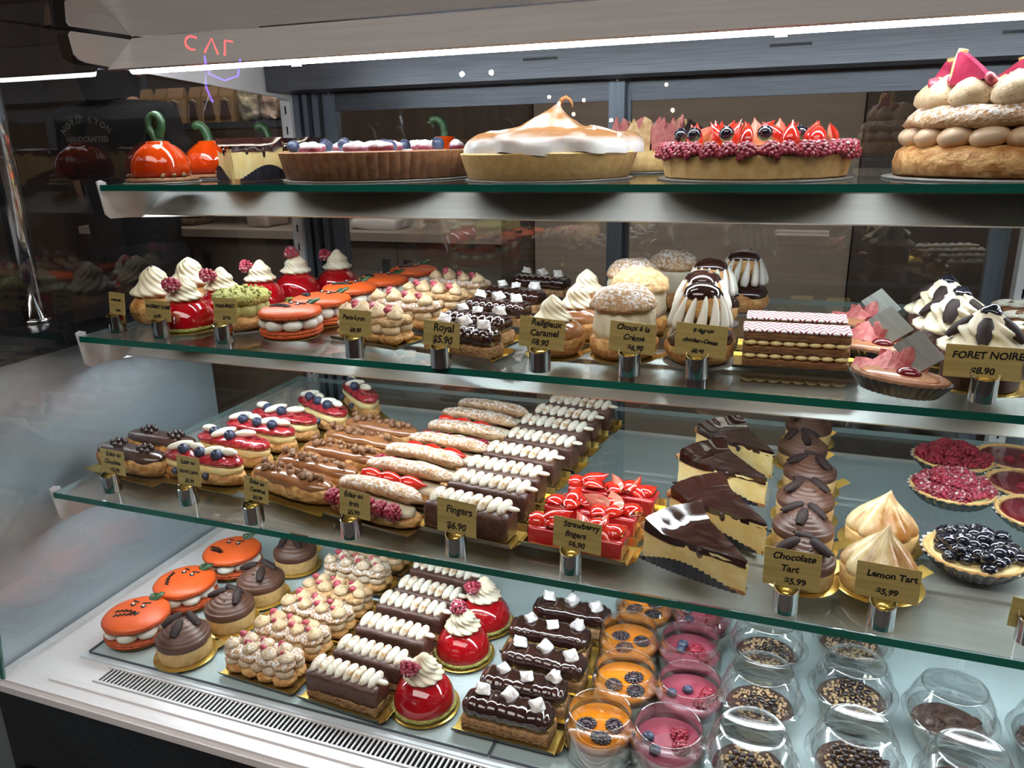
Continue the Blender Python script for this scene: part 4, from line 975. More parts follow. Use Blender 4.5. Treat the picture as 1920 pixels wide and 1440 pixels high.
# canopy light at the top
t = thing('canopy_light', 'light', 'long white light tube behind a pale canopy panel, at the very top of the case')
q = prism([(.878, .104), (.880, .102), (.932, .1475), (.930, .1485)], -.8998, XR - .03, 'x'); flat('light_shield', q, 'panel', t)
obj('lamp_tube', tube([(-.876, .899, .1045), (XR - .06, .899, .1045)], .0062, 12), 'led_top', t)
for x in (-.62, -.04): flat('tube_clip', box(x, x + .012, .8985, .903, .096, .0985), 'white_paint', t)
flat('lamp_tray', prism([(.907, .108), (.96, .1120), (1.02, .1275), (1.02, .129), (.906, .112)], -.8998, XR - .035, 'x'), 'steel_soft', t)
for xs in (-.902, XR - .032):
    flat('canopy_bracket', prism([(.826, .142), (.830, .1465), (1.29, .1465), (1.29, .080), (1.20, .088), (.845, .110), (.834, .113), (.829, .118)], xs, xs + .002, 'x'), 'white_paint', t)
g = G(); g.v = [(-.93, .645, .1495), (XR, .645, .1495), (XR, 1.34, .1495), (-.93, 1.34, .1495)]; g.fa((0, 1, 2, 3))
t = thing('top_glass', 'glass pane', 'reflective glass top of the case above the canopy light'); flat('pane', g, 'top_glass', t)
struct('trim_1', box(-.93, XR, 1.21, 1.345, .1500, .165), 'steel_dark', 'dark metal strip along the back of the case top')
# header box and slots at the back
struct('trim_2', merge(box(-.895, XR, 1.215, 1.295, .092, .136), box(-.895, XR, 1.235, 1.275, .136, .1493)), 'steel', 'dark steel header running above the sliding doors')
struct('trim_3', merge(*[box(x, x + .055, 1.2142, 1.2149, .1175, .1215) for x in (-.42, -.06, .22)]), 'black')
# slotted uprights
def upright(x0, x1, label):
    t = thing('slotted_upright', 'post', label, 'slotted uprights')
    flat('post', box(x0, x1, 1.292, 1.318, -.640, .149), 'white_paint', t)
    for k in range(20):
        z = .10 - .036 * k
        if z > -.6: flat('slot', box((x0 + x1) / 2 - .0015, (x0 + x1) / 2 + .0015, 1.2912, 1.2919, z - .007, z + .007), 'black', t)
upright(-.925, -.903, 'white slotted shelf upright in the back left corner of the case')
upright(.300, .322, 'white slotted shelf upright beside the right door frame')
# sliding doors
def door(n, x0, x1, y, zt, label):
    t = thing('sliding_door', 'door', label); w = .026; zb = -.600
    for s, (a, b) in enumerate(((x0, x0 + w), (x1 - w, x1))): flat('door_stile', box(a, b, y, y + .016, zb, zt), 'steel_soft', t)
    flat('door_rail', box(x0 + w, x1 - w, y, y + .016, zt - .044, zt), 'steel', t); flat('door_rail', box(x0 + w, x1 - w, y, y + .016, zb, zb + .035), 'steel_soft', t)
    flat('door_pane', box(x0 + w, x1 - w, y + .007, y + .009, zb + .035, zt - .044), 'door_glass', t)
    for a in (x0 + .013, x1 - .013): obj('screw', ball(.0035, .002, .0035, c=(a, y, zt - .012), u=10, v=6), 'chrome', t)
door(1, -.846, -.282, 1.312, .104, 'left sliding glass door with a grey metal frame')
door(2, -.302, .292, 1.332, .104, 'right sliding glass door, its left stile behind the left door')
door(3, .325, .60, 1.312, .104, 'sliding glass door past the right upright')
struct('trim_4', merge(box(-.903, -.890, 1.300, 1.345, -.640, .149), box(-.882, -.872, 1.300, 1.345, -.640, .149), box(-.865, -.852, 1.306, 1.345, -.640, .149)), 'steel_soft', 'grey metal door frame profiles by the left upright')
struct('trim_5', merge(box(-.890, -.882, 1.330, 1.345, -.640, .149), box(-.872, -.865, 1.33, 1.345, -.640, .149), box(-.852, -.847, 1.33, 1.345, -.64, .149)), 'steel_dark')
# deck, rim, grille
struct('trim_6', box(-.93, XR, .560, 1.345, -.664, -.650), 'trim', 'white metal base of the case')
struct('trim_7', merge(box(-.93, XR, .556, .5595, -.660, -.650), box(-.925, XR, .562, .5675, -.6499, -.6455), box(-.86, XR, .584, .5965, -.6499, -.6480), box(-.93, -.918, .562, 1.30, -.6499, -.6450)), 'trim', 'pale front edge mouldings of the case base')
struct('trim_9', box(-.86, XR - .01, .632, 1.285, -.6499, -.6475), 'deck', 'white deck tray of the case')
def glass_sheet(name, x0, x1, label):
    gb = box(x0, x1, .640, 1.27, -.6470, ZD); o = thing(name, 'glass sheet', label, 'deck glass sheets'); g = G(); e = G(); g.v = list(gb.v); e.v = list(gb.v)
    for i, f in enumerate(gb.f): (g if i < 2 else e).fa(f)
    flat('glass_plate', g, 'shelf_glass', o); flat('polished_edge', e, 'steel_dark', o)
glass_sheet('deck_glass', -.852, -.2745, 'clear glass sheet on the white deck under the macarons and fingers')
glass_sheet('deck_glass', -.2725, XR - .02, 'clear glass sheet on the white deck under the dessert jars and cups')
g = G()
for k in range(190):
    x = -.798 + .0062 * k
    if x > .38: break
    g.add(box(x, x + .0021, .6015, .6255, -.6488, -.6472))
single('air_grille', merge(g, box(-.802, .39, .5985, .6015, -.6497, -.6468), box(-.802, .39, .6255, .6285, -.6497, -.6462)), 'white_paint', 'long white slotted air grille along the front of the deck', 'grille')
struct('trim_10', box(-.80, .385, .6016, .6254, -.6499, -.6490), 'black_matte')
struct('trim_11', box(-.90, XR, 1.285, 1.300, -.6499, -.500), 'deck', 'low white kick plate at the back of the deck')
# black granite front below
struct('wall_front_base', box(-.93, XR + .4, .561, 1.3, -H + .002, -.6645), 'granite', 'black speckled granite front below the case')
struct('trim_12', box(-.945, XR + .4, .545, .566, -.86, -.80), 'black')
# glass panes of the case
def pane(name, poly, x0, x1, label):
    o = thing(name, 'glass pane', label); g = prism(poly, x0, x1, 'x'); flat('pane', g, 'pane', o); return o
g = G(); g.v = [(-.912, .563, -.645), (-.912, 1.290, -.645), (-.912, 1.290, .148), (-.912, .645, .148)]; g.fa((0, 1, 2, 3))
t = thing('end_glass', 'glass pane', 'clear glass end pane closing the left side of the case'); flat('pane', g, 'end_glass', t)
flat('polished_edge', prism([(.561, -.645), (.564, -.645), (.646, .148), (.643, .148)], -.9155, -.9095, 'x'), 'glass_edge', t)
g = G(); g.v = [(-.909, .564, -.645), (XR, .564, -.645), (XR, .6456, .148), (-.909, .6456, .148)]; g.fa((0, 1, 2, 3))
t = thing('front_glass', 'glass pane', 'large clear glass front pane of the case, leaning back'); flat('pane', g, 'pane', t)
struct('trim_13', box(XR, XR + .004, .65, 1.34, -.645, .149), 'white_paint')

# ---------------- left neighbour: dark counter on a pale side panel, chrome pole
single('side_counter', merge(box(-2.6, -.935, .20, 1.035, -H + .002, -.2560)), 'sidepanel', 'pale steel side of the neighbouring counter left of the case', 'counter')
single('counter_slab', merge(box(-2.6, -.922, .17, 1.06, -.2558, -.2250)), 'black', 'black polished slab on top of the neighbouring counter', 'worktop')
t = thing('chrome_pole', 'pole', 'vertical chrome pole standing on the black slab left of the case')
obj('tube', lathe([(.0145, -.2248), (.0145, .30)], 28), 'chrome', t, loc=(-.985, .765, 0)); obj('collar', lathe([(.017, .095), (.0172, .103), (.0165, .104), (.015, .104)], 28, cap0=True), 'chrome', t, loc=(-.985, .765, 0)); obj('foot_ring', lathe([(.020, -.2248), (.020, -.221), (.0147, -.220)], 28), 'chrome', t, loc=(-.985, .765, 0))
# ---------------- room
struct('floor', box(-5.0, 2.6, -3.4, 3.3, -H - .02, -H), 'floor')
struct('ceiling', box(-5.0, 2.6, -3.4, 3.3, 1.50, 1.56), 'ceil')
struct('wall_rear', box(-5.0, 2.6, 3.3, 3.4, -H, 1.5), 'wall')
struct('wall_left', box(-5.1, -5.0, -3.4, 3.4, -H, 1.5), 'wall'); struct('wall_right', box(2.6, 2.7, -3.4, 3.4, -H, 1.5), 'wood_dark'); struct('wall_front', box(-5.1, 2.7, -3.5, -3.4, -H, 1.5), 'wood_dark')
# tall laminate partition behind the right door, dark jamb
def cabinet(x0, x1, y0, y1, z0, z1, m, label, cat='cabinet', nd=1, handles=True, name='tall_cabinet'):
    t = thing(name, cat, label); flat('carcass', box(x0, x1, y0 + .02, y1, z0, z1), m, t); w = (x1 - x0) / nd
    for k in range(nd):
        d = flat('cabinet_door', box(x0 + w * k + .002, x0 + w * (k + 1) - .002, y0, y0 + .019, z0 + .01, z1 - .004), m, t)
        if handles:
            hx = x0 + w * (k + 1) - .045 if k % 2 == 0 else x0 + w * k + .045
            flat('handle', box(hx - .014, hx + .014, y0 - .012, y0, z1 - .20, z1 - .07), 'steel_dark', d)
    return t
cabinet(-.80, .14, 2.40, 2.95, -H, 1.3, 'wood_tan', 'tall tan laminate panel seen through the right sliding door', nd=1, handles=False)
cabinet(-.90, -.803, 2.36, 2.95, -H, 1.3, 'wood_dark', 'narrow dark jamb left of the tan laminate panel', handles=False)
cabinet(.143, .62, 2.34, 2.95, -H, 1.3, 'wood_dark', 'tall dark brown cabinet behind the right end of the case', nd=1, handles=False)
cabinet(.625, 1.9, 2.34, 2.95, -H, 1.3, 'wood_tan', 'tall tan cabinet past the right end of the case', nd=2, handles=False)
# rear worktop and base cabinets
single('rear_worktop', box(-2.86, -.92, 2.50, 3.10, -.335, -.305), 'counter', 'beige worktop on the staff side behind the case', 'worktop')
cabinet(-2.75, -1.85, 2.56, 3.08, -H, -.337, 'cab', 'beige base cabinet with dark handles seen through the left end glass', nd=2, name='base_cabinet')
cabinet(-1.845, -.93, 2.56, 3.08, -H, -.337, 'cab', 'beige base cabinet behind the left sliding door', nd=2, name='base_cabinet')
for k, (x, w, h, lab) in enumerate(((-2.42, .17, .030, 'crumpled dark pastry bag lying on the beige worktop'), (-2.02, .10, .055, 'pale paper packet on the beige worktop near the white upright'), (-1.50, .20, .04, 'white folded cloth on the beige worktop'))):
    single('wrapped_packet', rbox(w, .14, h, .012, 14, .01, 12, k).warp(lambda p, x=x: p + Vector((x, 2.66, -.305))), ['kraftdark', 'counter', 'white_paint'][k], lab, 'packet', smooth=True)
# wall shelf with paper bags and wrapped sweets
SH = .093
single('wall_shelf', merge(box(-2.75, -1.86, 2.56, 2.86, SH - .022, SH), box(-2.75, -2.72, 2.56, 2.86, SH, SH + .26)), 'steel_soft', 'grey metal shelf of paper bags seen through the left end glass', 'shelf')
def make_bag():
    t = thing('paper_bag', 'paper bag')
    g = G(); w, d, h = .036, .025, .125
    g.v = [(-w, -d, 0), (w, -d, 0), (w, d, 0), (-w, d, 0), (-w * .9, -d * .7, h * .72), (w * .9, -d * .7, h * .72), (w * .9, d * .7, h * .72), (-w * .9, d * .7, h * .72), (-w * .95, -.003, h), (w * .95, -.003, h), (w * .95, .003, h), (-w * .95, .003, h)]
    for a in (0, 4): 
        for k in range(4): g.fa((a + k, a + (k + 1) % 4, a + 4 + (k + 1) % 4, a + 4 + k))
    g.fa((3, 2, 1, 0)); g.fa((8, 9, 10, 11)); flat('paper_body', g.rough(.003, 30, 2), 'kraft', t)
    flat('dark_label', prism([(-.026, .012), (.026, .012), (.012, .072), (-.012, .072)], -d - .0045, -d - .0036, 'y'), 'kraftdark', t)
    obj('ribbon_knot', merge(ball(.006, .004, .005, c=(0, -.0255, .080)), tube([(-.022, -.026, .072), (0, -.0275, .080), (.022, -.026, .072)], .003, 6)), 'counter', t); return t
bag = make_bag(); xs = [-2.52, -2.44, -2.36, -2.27, -2.19, -2.12]
for i, x in enumerate(xs): place(bag, x, 2.63 + .01 * (i % 2), SH, rnd.uniform(-.25, .25), 'brown paper gift bag on the grey shelf, %s from the left' % ['first', 'second', 'third', 'fourth', 'fifth', 'last'][i], 'paper gift bags on the rear shelf', 1.08)
for i, (x, w, h, m, lab) in enumerate(((-2.02, .085, .13, 'cello_green', 'clear bag of pale green and white sweets beside the paper bags'), (-1.925, .085, .14, 'cello', 'clear bag of pinkish sweets in the middle of the grey shelf'), (-1.842, .06, .115, 'cello', 'small clear bag of sweets at the right end of the grey shelf'))):
    single('sweets_bag', rbox(w * .95, .09, h, .03, 16, .016, 26, i).warp(lambda p, x=x: p + Vector((x, 2.65, SH))), m, lab, 'bag of sweets', 'bags of sweets', smooth=True)
t = thing('pepper_mill', 'mill', 'dark ribbed mill with a shiny knob, left of the paper bags', loc=(-2.63, 2.62, SH))
obj('ribbed_body', lathe([(.035, 0), (.038, .004)] + [(.036 + .003 * (k % 2), .010 + .010 * k) for k in range(14)] + [(.030, .155), (.02, .16)], 20), 'steel_dark', t); obj('chrome_knob', ball(.022, c=(0, 0, .175)), 'chrome', t)
single('shelf_back_panel', box(-3.6, -1.0, 3.12, 3.16, -.30, 1.2), 'wood_dark', 'dark wood back panel behind the grey shelf and worktop', 'wall panel')
# ---------------- person seen from behind
def skin_obj(name, verts, edges, radii, m, parent, sub=2):
    me = bpy.data.meshes.new(name); me.from_pydata(verts, edges, []); me.materials.append(M[m])
    o = bpy.data.objects.new(name, me); C.objects.link(o); o.parent = parent
    o.modifiers.new('skin', 'SKIN'); md = o.modifiers['skin']; md.use_smooth_shade = True
    if not me.skin_vertices: bpy.context.view_layer.update()
    for sv, r in zip(me.skin_vertices[0].data, radii): sv.radius = r if isinstance(r, tuple) else (r, r)
    me.skin_vertices[0].data[0].use_root = True
    s = o.modifiers.new('sub', 'SUBSURF'); s.levels = sub; s.render_levels = sub
    dg = bpy.context.evaluated_depsgraph_get(); bpy.context.view_layer.update(); m2 = bpy.data.meshes.new_from_object(o.evaluated_get(dg)); o.modifiers.clear(); o.data = m2; m2.shade_smooth(); return o
P = thing('person', 'person', 'person in a black printed t-shirt standing behind the case, back turned', loc=(-2.185, 2.14, -H), rz=.05)
V = [(0, 0, .92), (0, .01, 1.08), (0, .0, 1.24), (0, 0, 1.36), (0, .005, 1.42), (0, .01, 1.475), (0, .02, 1.54), (0, .015, 1.59)]
R0 = [(.13, .09), (.12, .085), (.14, .09), (.13, .08), (.055, .055), (.052, .052), (.072, .085), (.05, .06)]
Eg = [(i, i + 1) for i in range(7)]
for s in (-1, 1):
    b = len(V); V += [(s * .16, 0, 1.335), (s * .215, .03, 1.09), (s * .13, .19, 1.03), (s * .10, .22, 1.03), (s * .075, .235, 1.03)]; R0 += [.058, .042, .032, .026, (.030, .016)]; Eg += [(3, b)] + [(b + i, b + i + 1) for i in range(4)]
    hb = b + 4
    for k, (dx, L_) in enumerate(((-.024, .060), (-.008, .070), (.008, .066), (.022, .052))):
        c = len(V); V += [(s * .055, .25, 1.03 + dx), (s * (.055 - L_ * .5), .258, 1.03 + dx), (s * (.055 - L_ * .85), .255, 1.025 + dx)]; R0 += [.009, .0085, .007]; Eg += [(hb, c), (c, c + 1), (c + 1, c + 2)]
    c = len(V); V += [(s * .075, .235, 1.065), (s * .055, .24, 1.085)]; R0 += [.010, .008]; Eg += [(hb - 1, c), (c, c + 1)]
    b = len(V); V += [(s * .085, 0, .84), (s * .095, .01, .50), (s * .095, -.01, .10), (s * .10, .07, .035)]; R0 += [.07, .050, .040, (.042, .03)]; Eg += [(0, b), (b, b + 1), (b + 1, b + 2), (b + 2, b + 3)]
skin_obj('body', V, Eg, R0, 'skin', P)
Vs = [(0, 0, .80), (0, .01, 1.08), (0, 0, 1.26), (0, 0, 1.36), (0, 0, 1.41), (-.17, 0, 1.345), (-.22, .015, 1.14), (.17, 0, 1.345), (.22, .015, 1.14)]
skin_obj('t_shirt', Vs, [(0, 1), (1, 2), (2, 3), (3, 4), (3, 5), (5, 6), (3, 7), (7, 8)], [(.185, .135), (.18, .125), (.19, .13), (.175, .11), (.075, .07), .075, .066, .075, .066], 'tee', P)
Vt = [(0, 0, 1.02), (0, 0, .90), (-.09, 0, .80), (-.095, .01, .48), (-.095, -.01, .09), (.09, 0, .80), (.095, .01, .48), (.095, -.01, .09)]
skin_obj('trousers', Vt, [(0, 1), (1, 2), (2, 3), (3, 4), (1, 5), (5, 6), (6, 7)], [(.17, .12), (.19, .135), .11, .08, .062, .11, .08, .062], 'tee', P)
obj('hair', ball(.092, .106, .165, u=24, v=16, c=(0, -.008, 1.505)).rough(.008, 25, 3), 'hair', P)
for s in (-1, 1): obj('ear', ball(.012, .02, .028, c=(s * .086, .03, 1.505)), 'skin', P)
obj('shoe_pair', merge(*[rbox(.09, .26, .07, .03, 12).warp(lambda p, s=s: p + Vector((s * .098, .05, 0))) for s in (-1, 1)]), 'tee', P)
let = G(); RA = .130
for i, ch in enumerate('NORD LYON'):
    if ch == ' ': continue
    a = (4 - i) * .175; let.add(text_geo(ch, .027, bold=.0003), Matrix.Translation((-RA * math.sin(a), -.142, 1.206 + RA * math.cos(a))) @ Matrix.Rotation(-a, 4, 'Y') @ Matrix.Rotation(PI / 2, 4, 'X'))
let.add(text_geo('HANDCRAFTED', .0235, bold=.0003), Matrix.Translation((0, -.142, 1.276)) @ Matrix.Rotation(PI / 2, 4, 'X'))
flat('shirt_lettering', let, 'print', P)
# ---------------- neon sign and ceiling bulbs on the customers' side, seen only as reflections
t = thing('neon_sign', 'neon sign', 'red and violet neon cup sign, reflected at the top left of the glass', loc=(-3.35, -2.62, 1.20), rz=-.72)
def neon(name, pts, m, r=.006): obj(name, tube([(x * .62, 0, z * .62) for x, z in pts], r, 8), m, t)
def arcp(cx, cz, r, a0, a1, n=14, sx=1): return [(cx + sx * r * math.cos(a0 + (a1 - a0) * i / n), cz + r * math.sin(a0 + (a1 - a0) * i / n)) for i in range(n + 1)]
# letters are mirrored on this side: the sign reads from the street
neon('neon_letter', arcp(-.17, .10, .06, .9, 5.2), 'neon_red')
neon('neon_letter', [(.06, .03), (.0, .17), (-.06, .03)], 'neon_red'); neon('neon_letter', [(.12, .03), (.12, .17), (.19, .17)], 'neon_red')
neon('neon_cup', [(.26, .02), (.24, -.14), (.12, -.20), (-.02, -.16), (-.06, .0), (-.04, -.30), (.02, -.42)], 'neon_blue')
neon('neon_steam', [(-.02, -.12), (-.06, -.25), (-.02, -.36), (-.06, -.5)], 'neon_white', .003)
for i, (x, y, z, k) in enumerate([(-1.99, -3.2, 1.20, 1), (-1.80, -3.2, 1.20, 1), (-1.40, -3.1, 1.02, 0), (-1.34, -3.1, .98, 0), (-1.25, -3.1, .92, 0), (-1.20, -3.12, 1.00, 0), (-1.1, -3.0, .82, 0), (-1.02, -3.05, .87, 0), (-.96, -3.0, .78, 0), (-.74, -3.1, 1.06, 0), (-.68, -3.0, .9, 0)]):
    t = thing('hanging_bulb', 'bulb', 'small hanging bulb in the shop, mirrored as a glint in the front glass', 'hanging bulbs behind the viewer', (x, y, z))
    obj('bulb', ball(.016 if k else .011, u=10, v=8), 'spotw' if k else 'spot', t); flat('cord', box(-.001, .001, -.001, .001, .008, 1.5 - z), 'steel_dark', t)
ROWS = {
    'prof': [(-0.852, 0.853), (-0.848, 0.936)],
    'rdome': [(-0.783, 0.838), (-0.786, 0.904), (-0.780, 0.986), (-0.768, 1.053), (-0.730, 1.095)],
    'brest': [(-0.707, 0.856)],
    'pump2': [(-0.617, 0.838), (-0.620, 0.916), (-0.629, 1.005), (-0.617, 1.086), (-0.611, 1.182)],
    'lyon2': [(-0.494, 0.841), (-0.493, 0.925), (-0.488, 1.006), (-0.490, 1.103)],
    'royal2': [(-0.360, 0.812), (-0.371, 0.880), (-0.375, 0.964), (-0.382, 1.053), (-0.379, 1.171)],
    'relcar': [(-0.257, 0.841), (-0.250, 0.924), (-0.264, 1.022)],
    'choux': [(-0.178, 0.853), (-0.184, 0.964), (-0.205, 1.063), (-0.174, 1.104)],
    'relch': [(-0.094, 0.853), (-0.103, 0.942), (-0.107, 1.080), (-0.078, 1.138)],
    'mille': [(0.007, 0.878), (0.006, 0.977)],
    'boat': [(0.111, 0.800), (0.099, 0.912), (0.100, 1.028)],
    'foret': [(0.176, 0.847), (0.164, 0.917), (0.166, 1.015)],
    'mer': [(0.284, 1.279), (0.283, 1.180), (0.269, 1.066), (0.253, 0.971)],
    'choc': [(-0.847, 0.759), (-0.844, 0.813)],
    'nl': [(-0.726, 0.765), (-0.728, 0.828), (-0.726, 0.886), (-0.722, 0.939), (-0.684, 0.989), (-0.681, 1.059)],
    'car': [(-0.583, 0.760), (-0.575, 0.804), (-0.566, 0.854), (-0.566, 0.909), (-0.565, 0.959)],
    'fruit': [(-0.451, 0.738), (-0.444, 0.799), (-0.447, 0.849), (-0.434, 0.900), (-0.430, 0.953), (-0.433, 1.007), (-0.428, 1.055)],
    'fing': [(-0.329, 0.742), (-0.326, 0.799), (-0.326, 0.846), (-0.322, 0.902), (-0.313, 0.959), (-0.313, 1.016), (-0.309, 1.068), (-0.301, 1.119)],
    'straw': [(-0.201, 0.745), (-0.199, 0.800), (-0.187, 0.856)],
    'choctart': [(0.031, 0.751), (0.031, 0.820), (0.033, 0.893), (0.038, 0.978), (0.029, 1.059), (0.037, 1.148)],
    'lemon': [(0.103, 0.766), (0.112, 0.856)],
    'tartlet': [(0.203, 0.999), (0.218, 1.102), (0.198, 0.831)],
    'redt': [(0.297, 1.130), (0.293, 1.040), (0.288, 0.955)],
    'dpump': [(-0.815, 0.692), (-0.811, 0.781), (-0.805, 0.879)],
    'dtart': [(-0.721, 0.677), (-0.709, 0.754), (-0.710, 0.825), (-0.713, 0.916)],
    'dlyon': [(-0.593, 0.678), (-0.588, 0.731), (-0.584, 0.784), (-0.584, 0.833), (-0.590, 0.901), (-0.591, 0.964)],
    'dfing': [(-0.466, 0.666), (-0.457, 0.712), (-0.454, 0.764), (-0.455, 0.819), (-0.450, 0.862), (-0.453, 0.917)],
    'ddome': [(-0.375, 0.690), (-0.370, 0.795), (-0.369, 0.868)],
    'droyal': [(-0.265, 0.684), (-0.262, 0.728), (-0.253, 0.780), (-0.263, 0.835), (-0.249, 0.891)],
    'orange': [(-0.155, 0.685), (-0.144, 0.763), (-0.156, 0.840), (-0.151, 0.910)],
    'berry': [(-0.078, 0.684), (-0.067, 0.768), (-0.077, 0.847), (-0.071, 0.923)],
    'cup': [(-0.008, 0.682), (-0.000, 0.781), (0.005, 0.866), (0.094, 0.720), (0.097, 0.828), (0.102, 0.904), (0.196, 0.816), (0.196, 0.721), (0.283, 0.812)],
}
SIGNS = [  # x, y, shelf, card width, card height, card offset sideways, card centre above shelf, lines
    (-0.865, 0.790, 2, 0.0333, 0.0298, 0.0021, 0.0386, ['Profiterolle', '$8.90']),
    (-0.781, 0.782, 2, 0.0502, 0.0267, -0.0064, 0.0344, ['RASSBERY DOME', '$ 8.90']),
    (-0.679, 0.781, 2, 0.0391, 0.0320, 0.0040, 0.0411, ['PARIS-BREST', '$7.90']),
    (-0.479, 0.767, 2, 0.0460, 0.0308, 0.0001, 0.0397, ['Paris-Lyon', '$8.90']),
    (-0.363, 0.756, 2, 0.0474, 0.0280, -0.0003, 0.0364, ['Royal', '$5.90']),
    (-0.252, 0.771, 2, 0.0540, 0.0331, 0.0009, 0.0408, ['Religieux', 'Caramel', '$8.90']),
    (-0.157, 0.783, 2, 0.0504, 0.0323, 0.0016, 0.0393, ['Choux á la', 'Crème', '$6,90']),
    (-0.088, 0.791, 2, 0.0535, 0.0334, 0.0016, 0.0394, ['Religieux', 'choclate-Cassis', '$8.90']),
    (0.172, 0.789, 2, 0.0618, 0.0308, -0.0039, 0.0358, ['FORET NOIRE', '$8.90']),
    (-0.824, 0.700, 3, 0.0448, 0.0331, 0.0048, 0.0402, ['Éclair au', 'Choclate', '$5,99']),
    (-0.699, 0.701, 3, 0.0388, 0.0380, 0.0033, 0.0433, ['Éclair au', 'Nord Lyon', '$5,99']),
    (-0.586, 0.684, 3, 0.0381, 0.0294, 0.0051, 0.0414, ['Éclair au', 'Caramel', '$5,99']),
    (-0.455, 0.689, 3, 0.0436, 0.0320, 0.0051, 0.0398, ['Éclair au', 'fruit', '$5,99']),
    (-0.324, 0.690, 3, 0.0503, 0.0388, -0.0002, 0.0418, ['Fingers', '$6.90']),
    (-0.195, 0.694, 3, 0.0539, 0.0336, 0.0053, 0.0409, ['Strawberry', 'fingers', '$6,90']),
    (0.017, 0.689, 3, 0.0506, 0.0373, 0.0027, 0.0424, ['Chocolate', 'Tart', '$5.99']),
    (0.100, 0.690, 3, 0.0529, 0.0335, 0.0013, 0.0428, ['Lemon Tart', '$5,99']),
    (0.221, 0.705, 3, 0.0434, 0.0283, 0.0040, 0.0230, ['Fruit', 'Tart', '$5,99']),
]
ZS = {0: ZD, 1: Z1, 2: Z2, 3: Z3}
def make_sign(x, y, sh, w, h, dx, zc, lines):
    nm = ' '.join(lines[:-1]); t = thing('price_sign', 'price sign', 'gold card price sign reading %s, in a chrome tube holder' % nm if lines[0] != 'Fruit' else 'gold card price sign cut off by the right edge of the photo', 'gold price signs', (x, y, ZS[sh]), rnd.uniform(-.05, .05) - .12)
    r = .0118; g = lathe([(r, .0004), (r, .0255), (r - .0012, .0255), (r - .0012, .002)], 28, lambda q, rr, z, j: (rr, .0035 * math.sin(q) if j in (1, 2) else 0), cap1=True)
    obj('tube_holder', g, 'chrome', t, smooth=.7); obj('holder_top', lathe([(r - .0013, .0215), (.0005, .0216)], 20, lambda q, rr, z, j: (rr, .0028 * math.sin(q) * rr / r)), 'gold', t)
    tilt = -.10; card = flat('gold_card', rbox(w, .0007, h, .00034, 4).warp(lambda p: p + Vector((0, 0, -h / 2))), 'goldsign', t, loc=(dx, .0035, zc), rot=(tilt, rnd.uniform(-.03, .05), 0))
    n = len(lines); fs = min(.0120, w * 1.62 / max(len(l) for l in lines), h / (n + .35) * 1.02)
    L_ = G()
    for i, s in enumerate(lines):
        f = fs * (1.0 if i < n - 1 else .95); a = rnd.uniform(-.05, .03)
        L_.add(text_geo(s, f, shear=.18, extrude=0, bold=.0003).warp(lambda p, ph=rnd.random() * 6: p + Vector((.0002 * math.sin(p.y * 900 + ph), .00035 * math.sin(p.x * 380 + ph), 0))), Matrix.Translation((rnd.uniform(-.04, .08) * w, -.0005, h / 2 - (h / (n + .12)) * (i + .80))) @ Matrix.Rotation(a, 4, 'Y') @ Matrix.Rotation(PI / 2, 4, 'X'))
    flat('handwriting', L_, 'ink', card); return t
for s in SIGNS: make_sign(*s)
R_ = ROWS; D = math.radians
R_['cup'] = [(-.002, .682), (.003, .782), (.006, .882), (.098, .720), (.101, .828), (.105, .928), (.198, .816), (.198, .716), (.298, .812)]
R_['choux'][2:] = [(-.208, 1.048), (-.168, 1.138)]; R_['relch'][2:] = [(-.104, 1.050), (-.070, 1.142)]
R_['foret'] = [(.178, .842), (.166, .930), (.167, 1.018)]; R_['boat'] = [(.102, .798), (.088, .912), (.088, 1.026)]
R_['rdome'] = [(-.783, .832), (-.787, .911), (-.780, .991), (-.767, 1.068), (-.728, 1.128)]; R_['prof'][1] = (-.862, .935)
R_['orange'] = [(-.155, .685), (-.144, .765), (-.156, .844), (-.151, .922)]; R_['berry'] = [(-.078, .684), (-.067, .766), (-.077, .846), (-.071, .925)]; R_['nl'][4:] = [(-.692, .998), (-.672, 1.080)]
# --- lowest shelf
row([make_choc_eclair()], R_['choc'], Z3, D(-5), 'chocolate eclair with dark pearls', 'at the left end of the lowest shelf', 'chocolate eclairs', sc=1.06, sz=1.02)
le = [make_lyon_eclair(0), make_lyon_eclair(1)]
row(le, R_['nl'], Z3, [D(-4), D(-8), D(-8), D(-8), D(-25), D(-42)], 'eclair with red berry glaze, blueberries and white petals', 'in its row', 'berry glazed eclairs', .03, sc=1.04, sz=.98)
ce = [make_caramel_eclair(0), make_caramel_eclair(1)]
row(ce, R_['car'], Z3, D(-9), 'caramel glazed eclair with toffee crumbs', 'behind its caramel sign', 'caramel eclairs', sc=1.06, sz=.95)
fe = [make_fruit_eclair(0), make_fruit_eclair(1), ]
fl = [('raspberry' if i in (0, 2, 4, 6) else 'strawberry') for i in range(7)]
for i, (x, y) in enumerate(R_['fruit']):
    place(fe[i % 2], x, y, Z3, D(-9) + rnd.uniform(-.05, .05), 'split eclair with sugared lid and %s filling, %s in its row' % (fl[i], ORD[i] if i < 6 else 'rearmost'), 'fruit filled eclairs', rnd.uniform(1.0, 1.03), .95)
fg = make_finger(0)
row([fg], R_['fing'], Z3, D(-6), 'chocolate finger with piped toasted cream', 'in the lowest shelf row', 'chocolate fingers on the lowest shelf', .02, sc=1.03, sz=.80)
row([make_straw_finger(0), make_straw_finger(1.3)], R_['straw'], Z3, D(-5), 'red strawberry finger piled with glazed strawberries', 'behind its sign', 'strawberry fingers', .02, sz=.78)
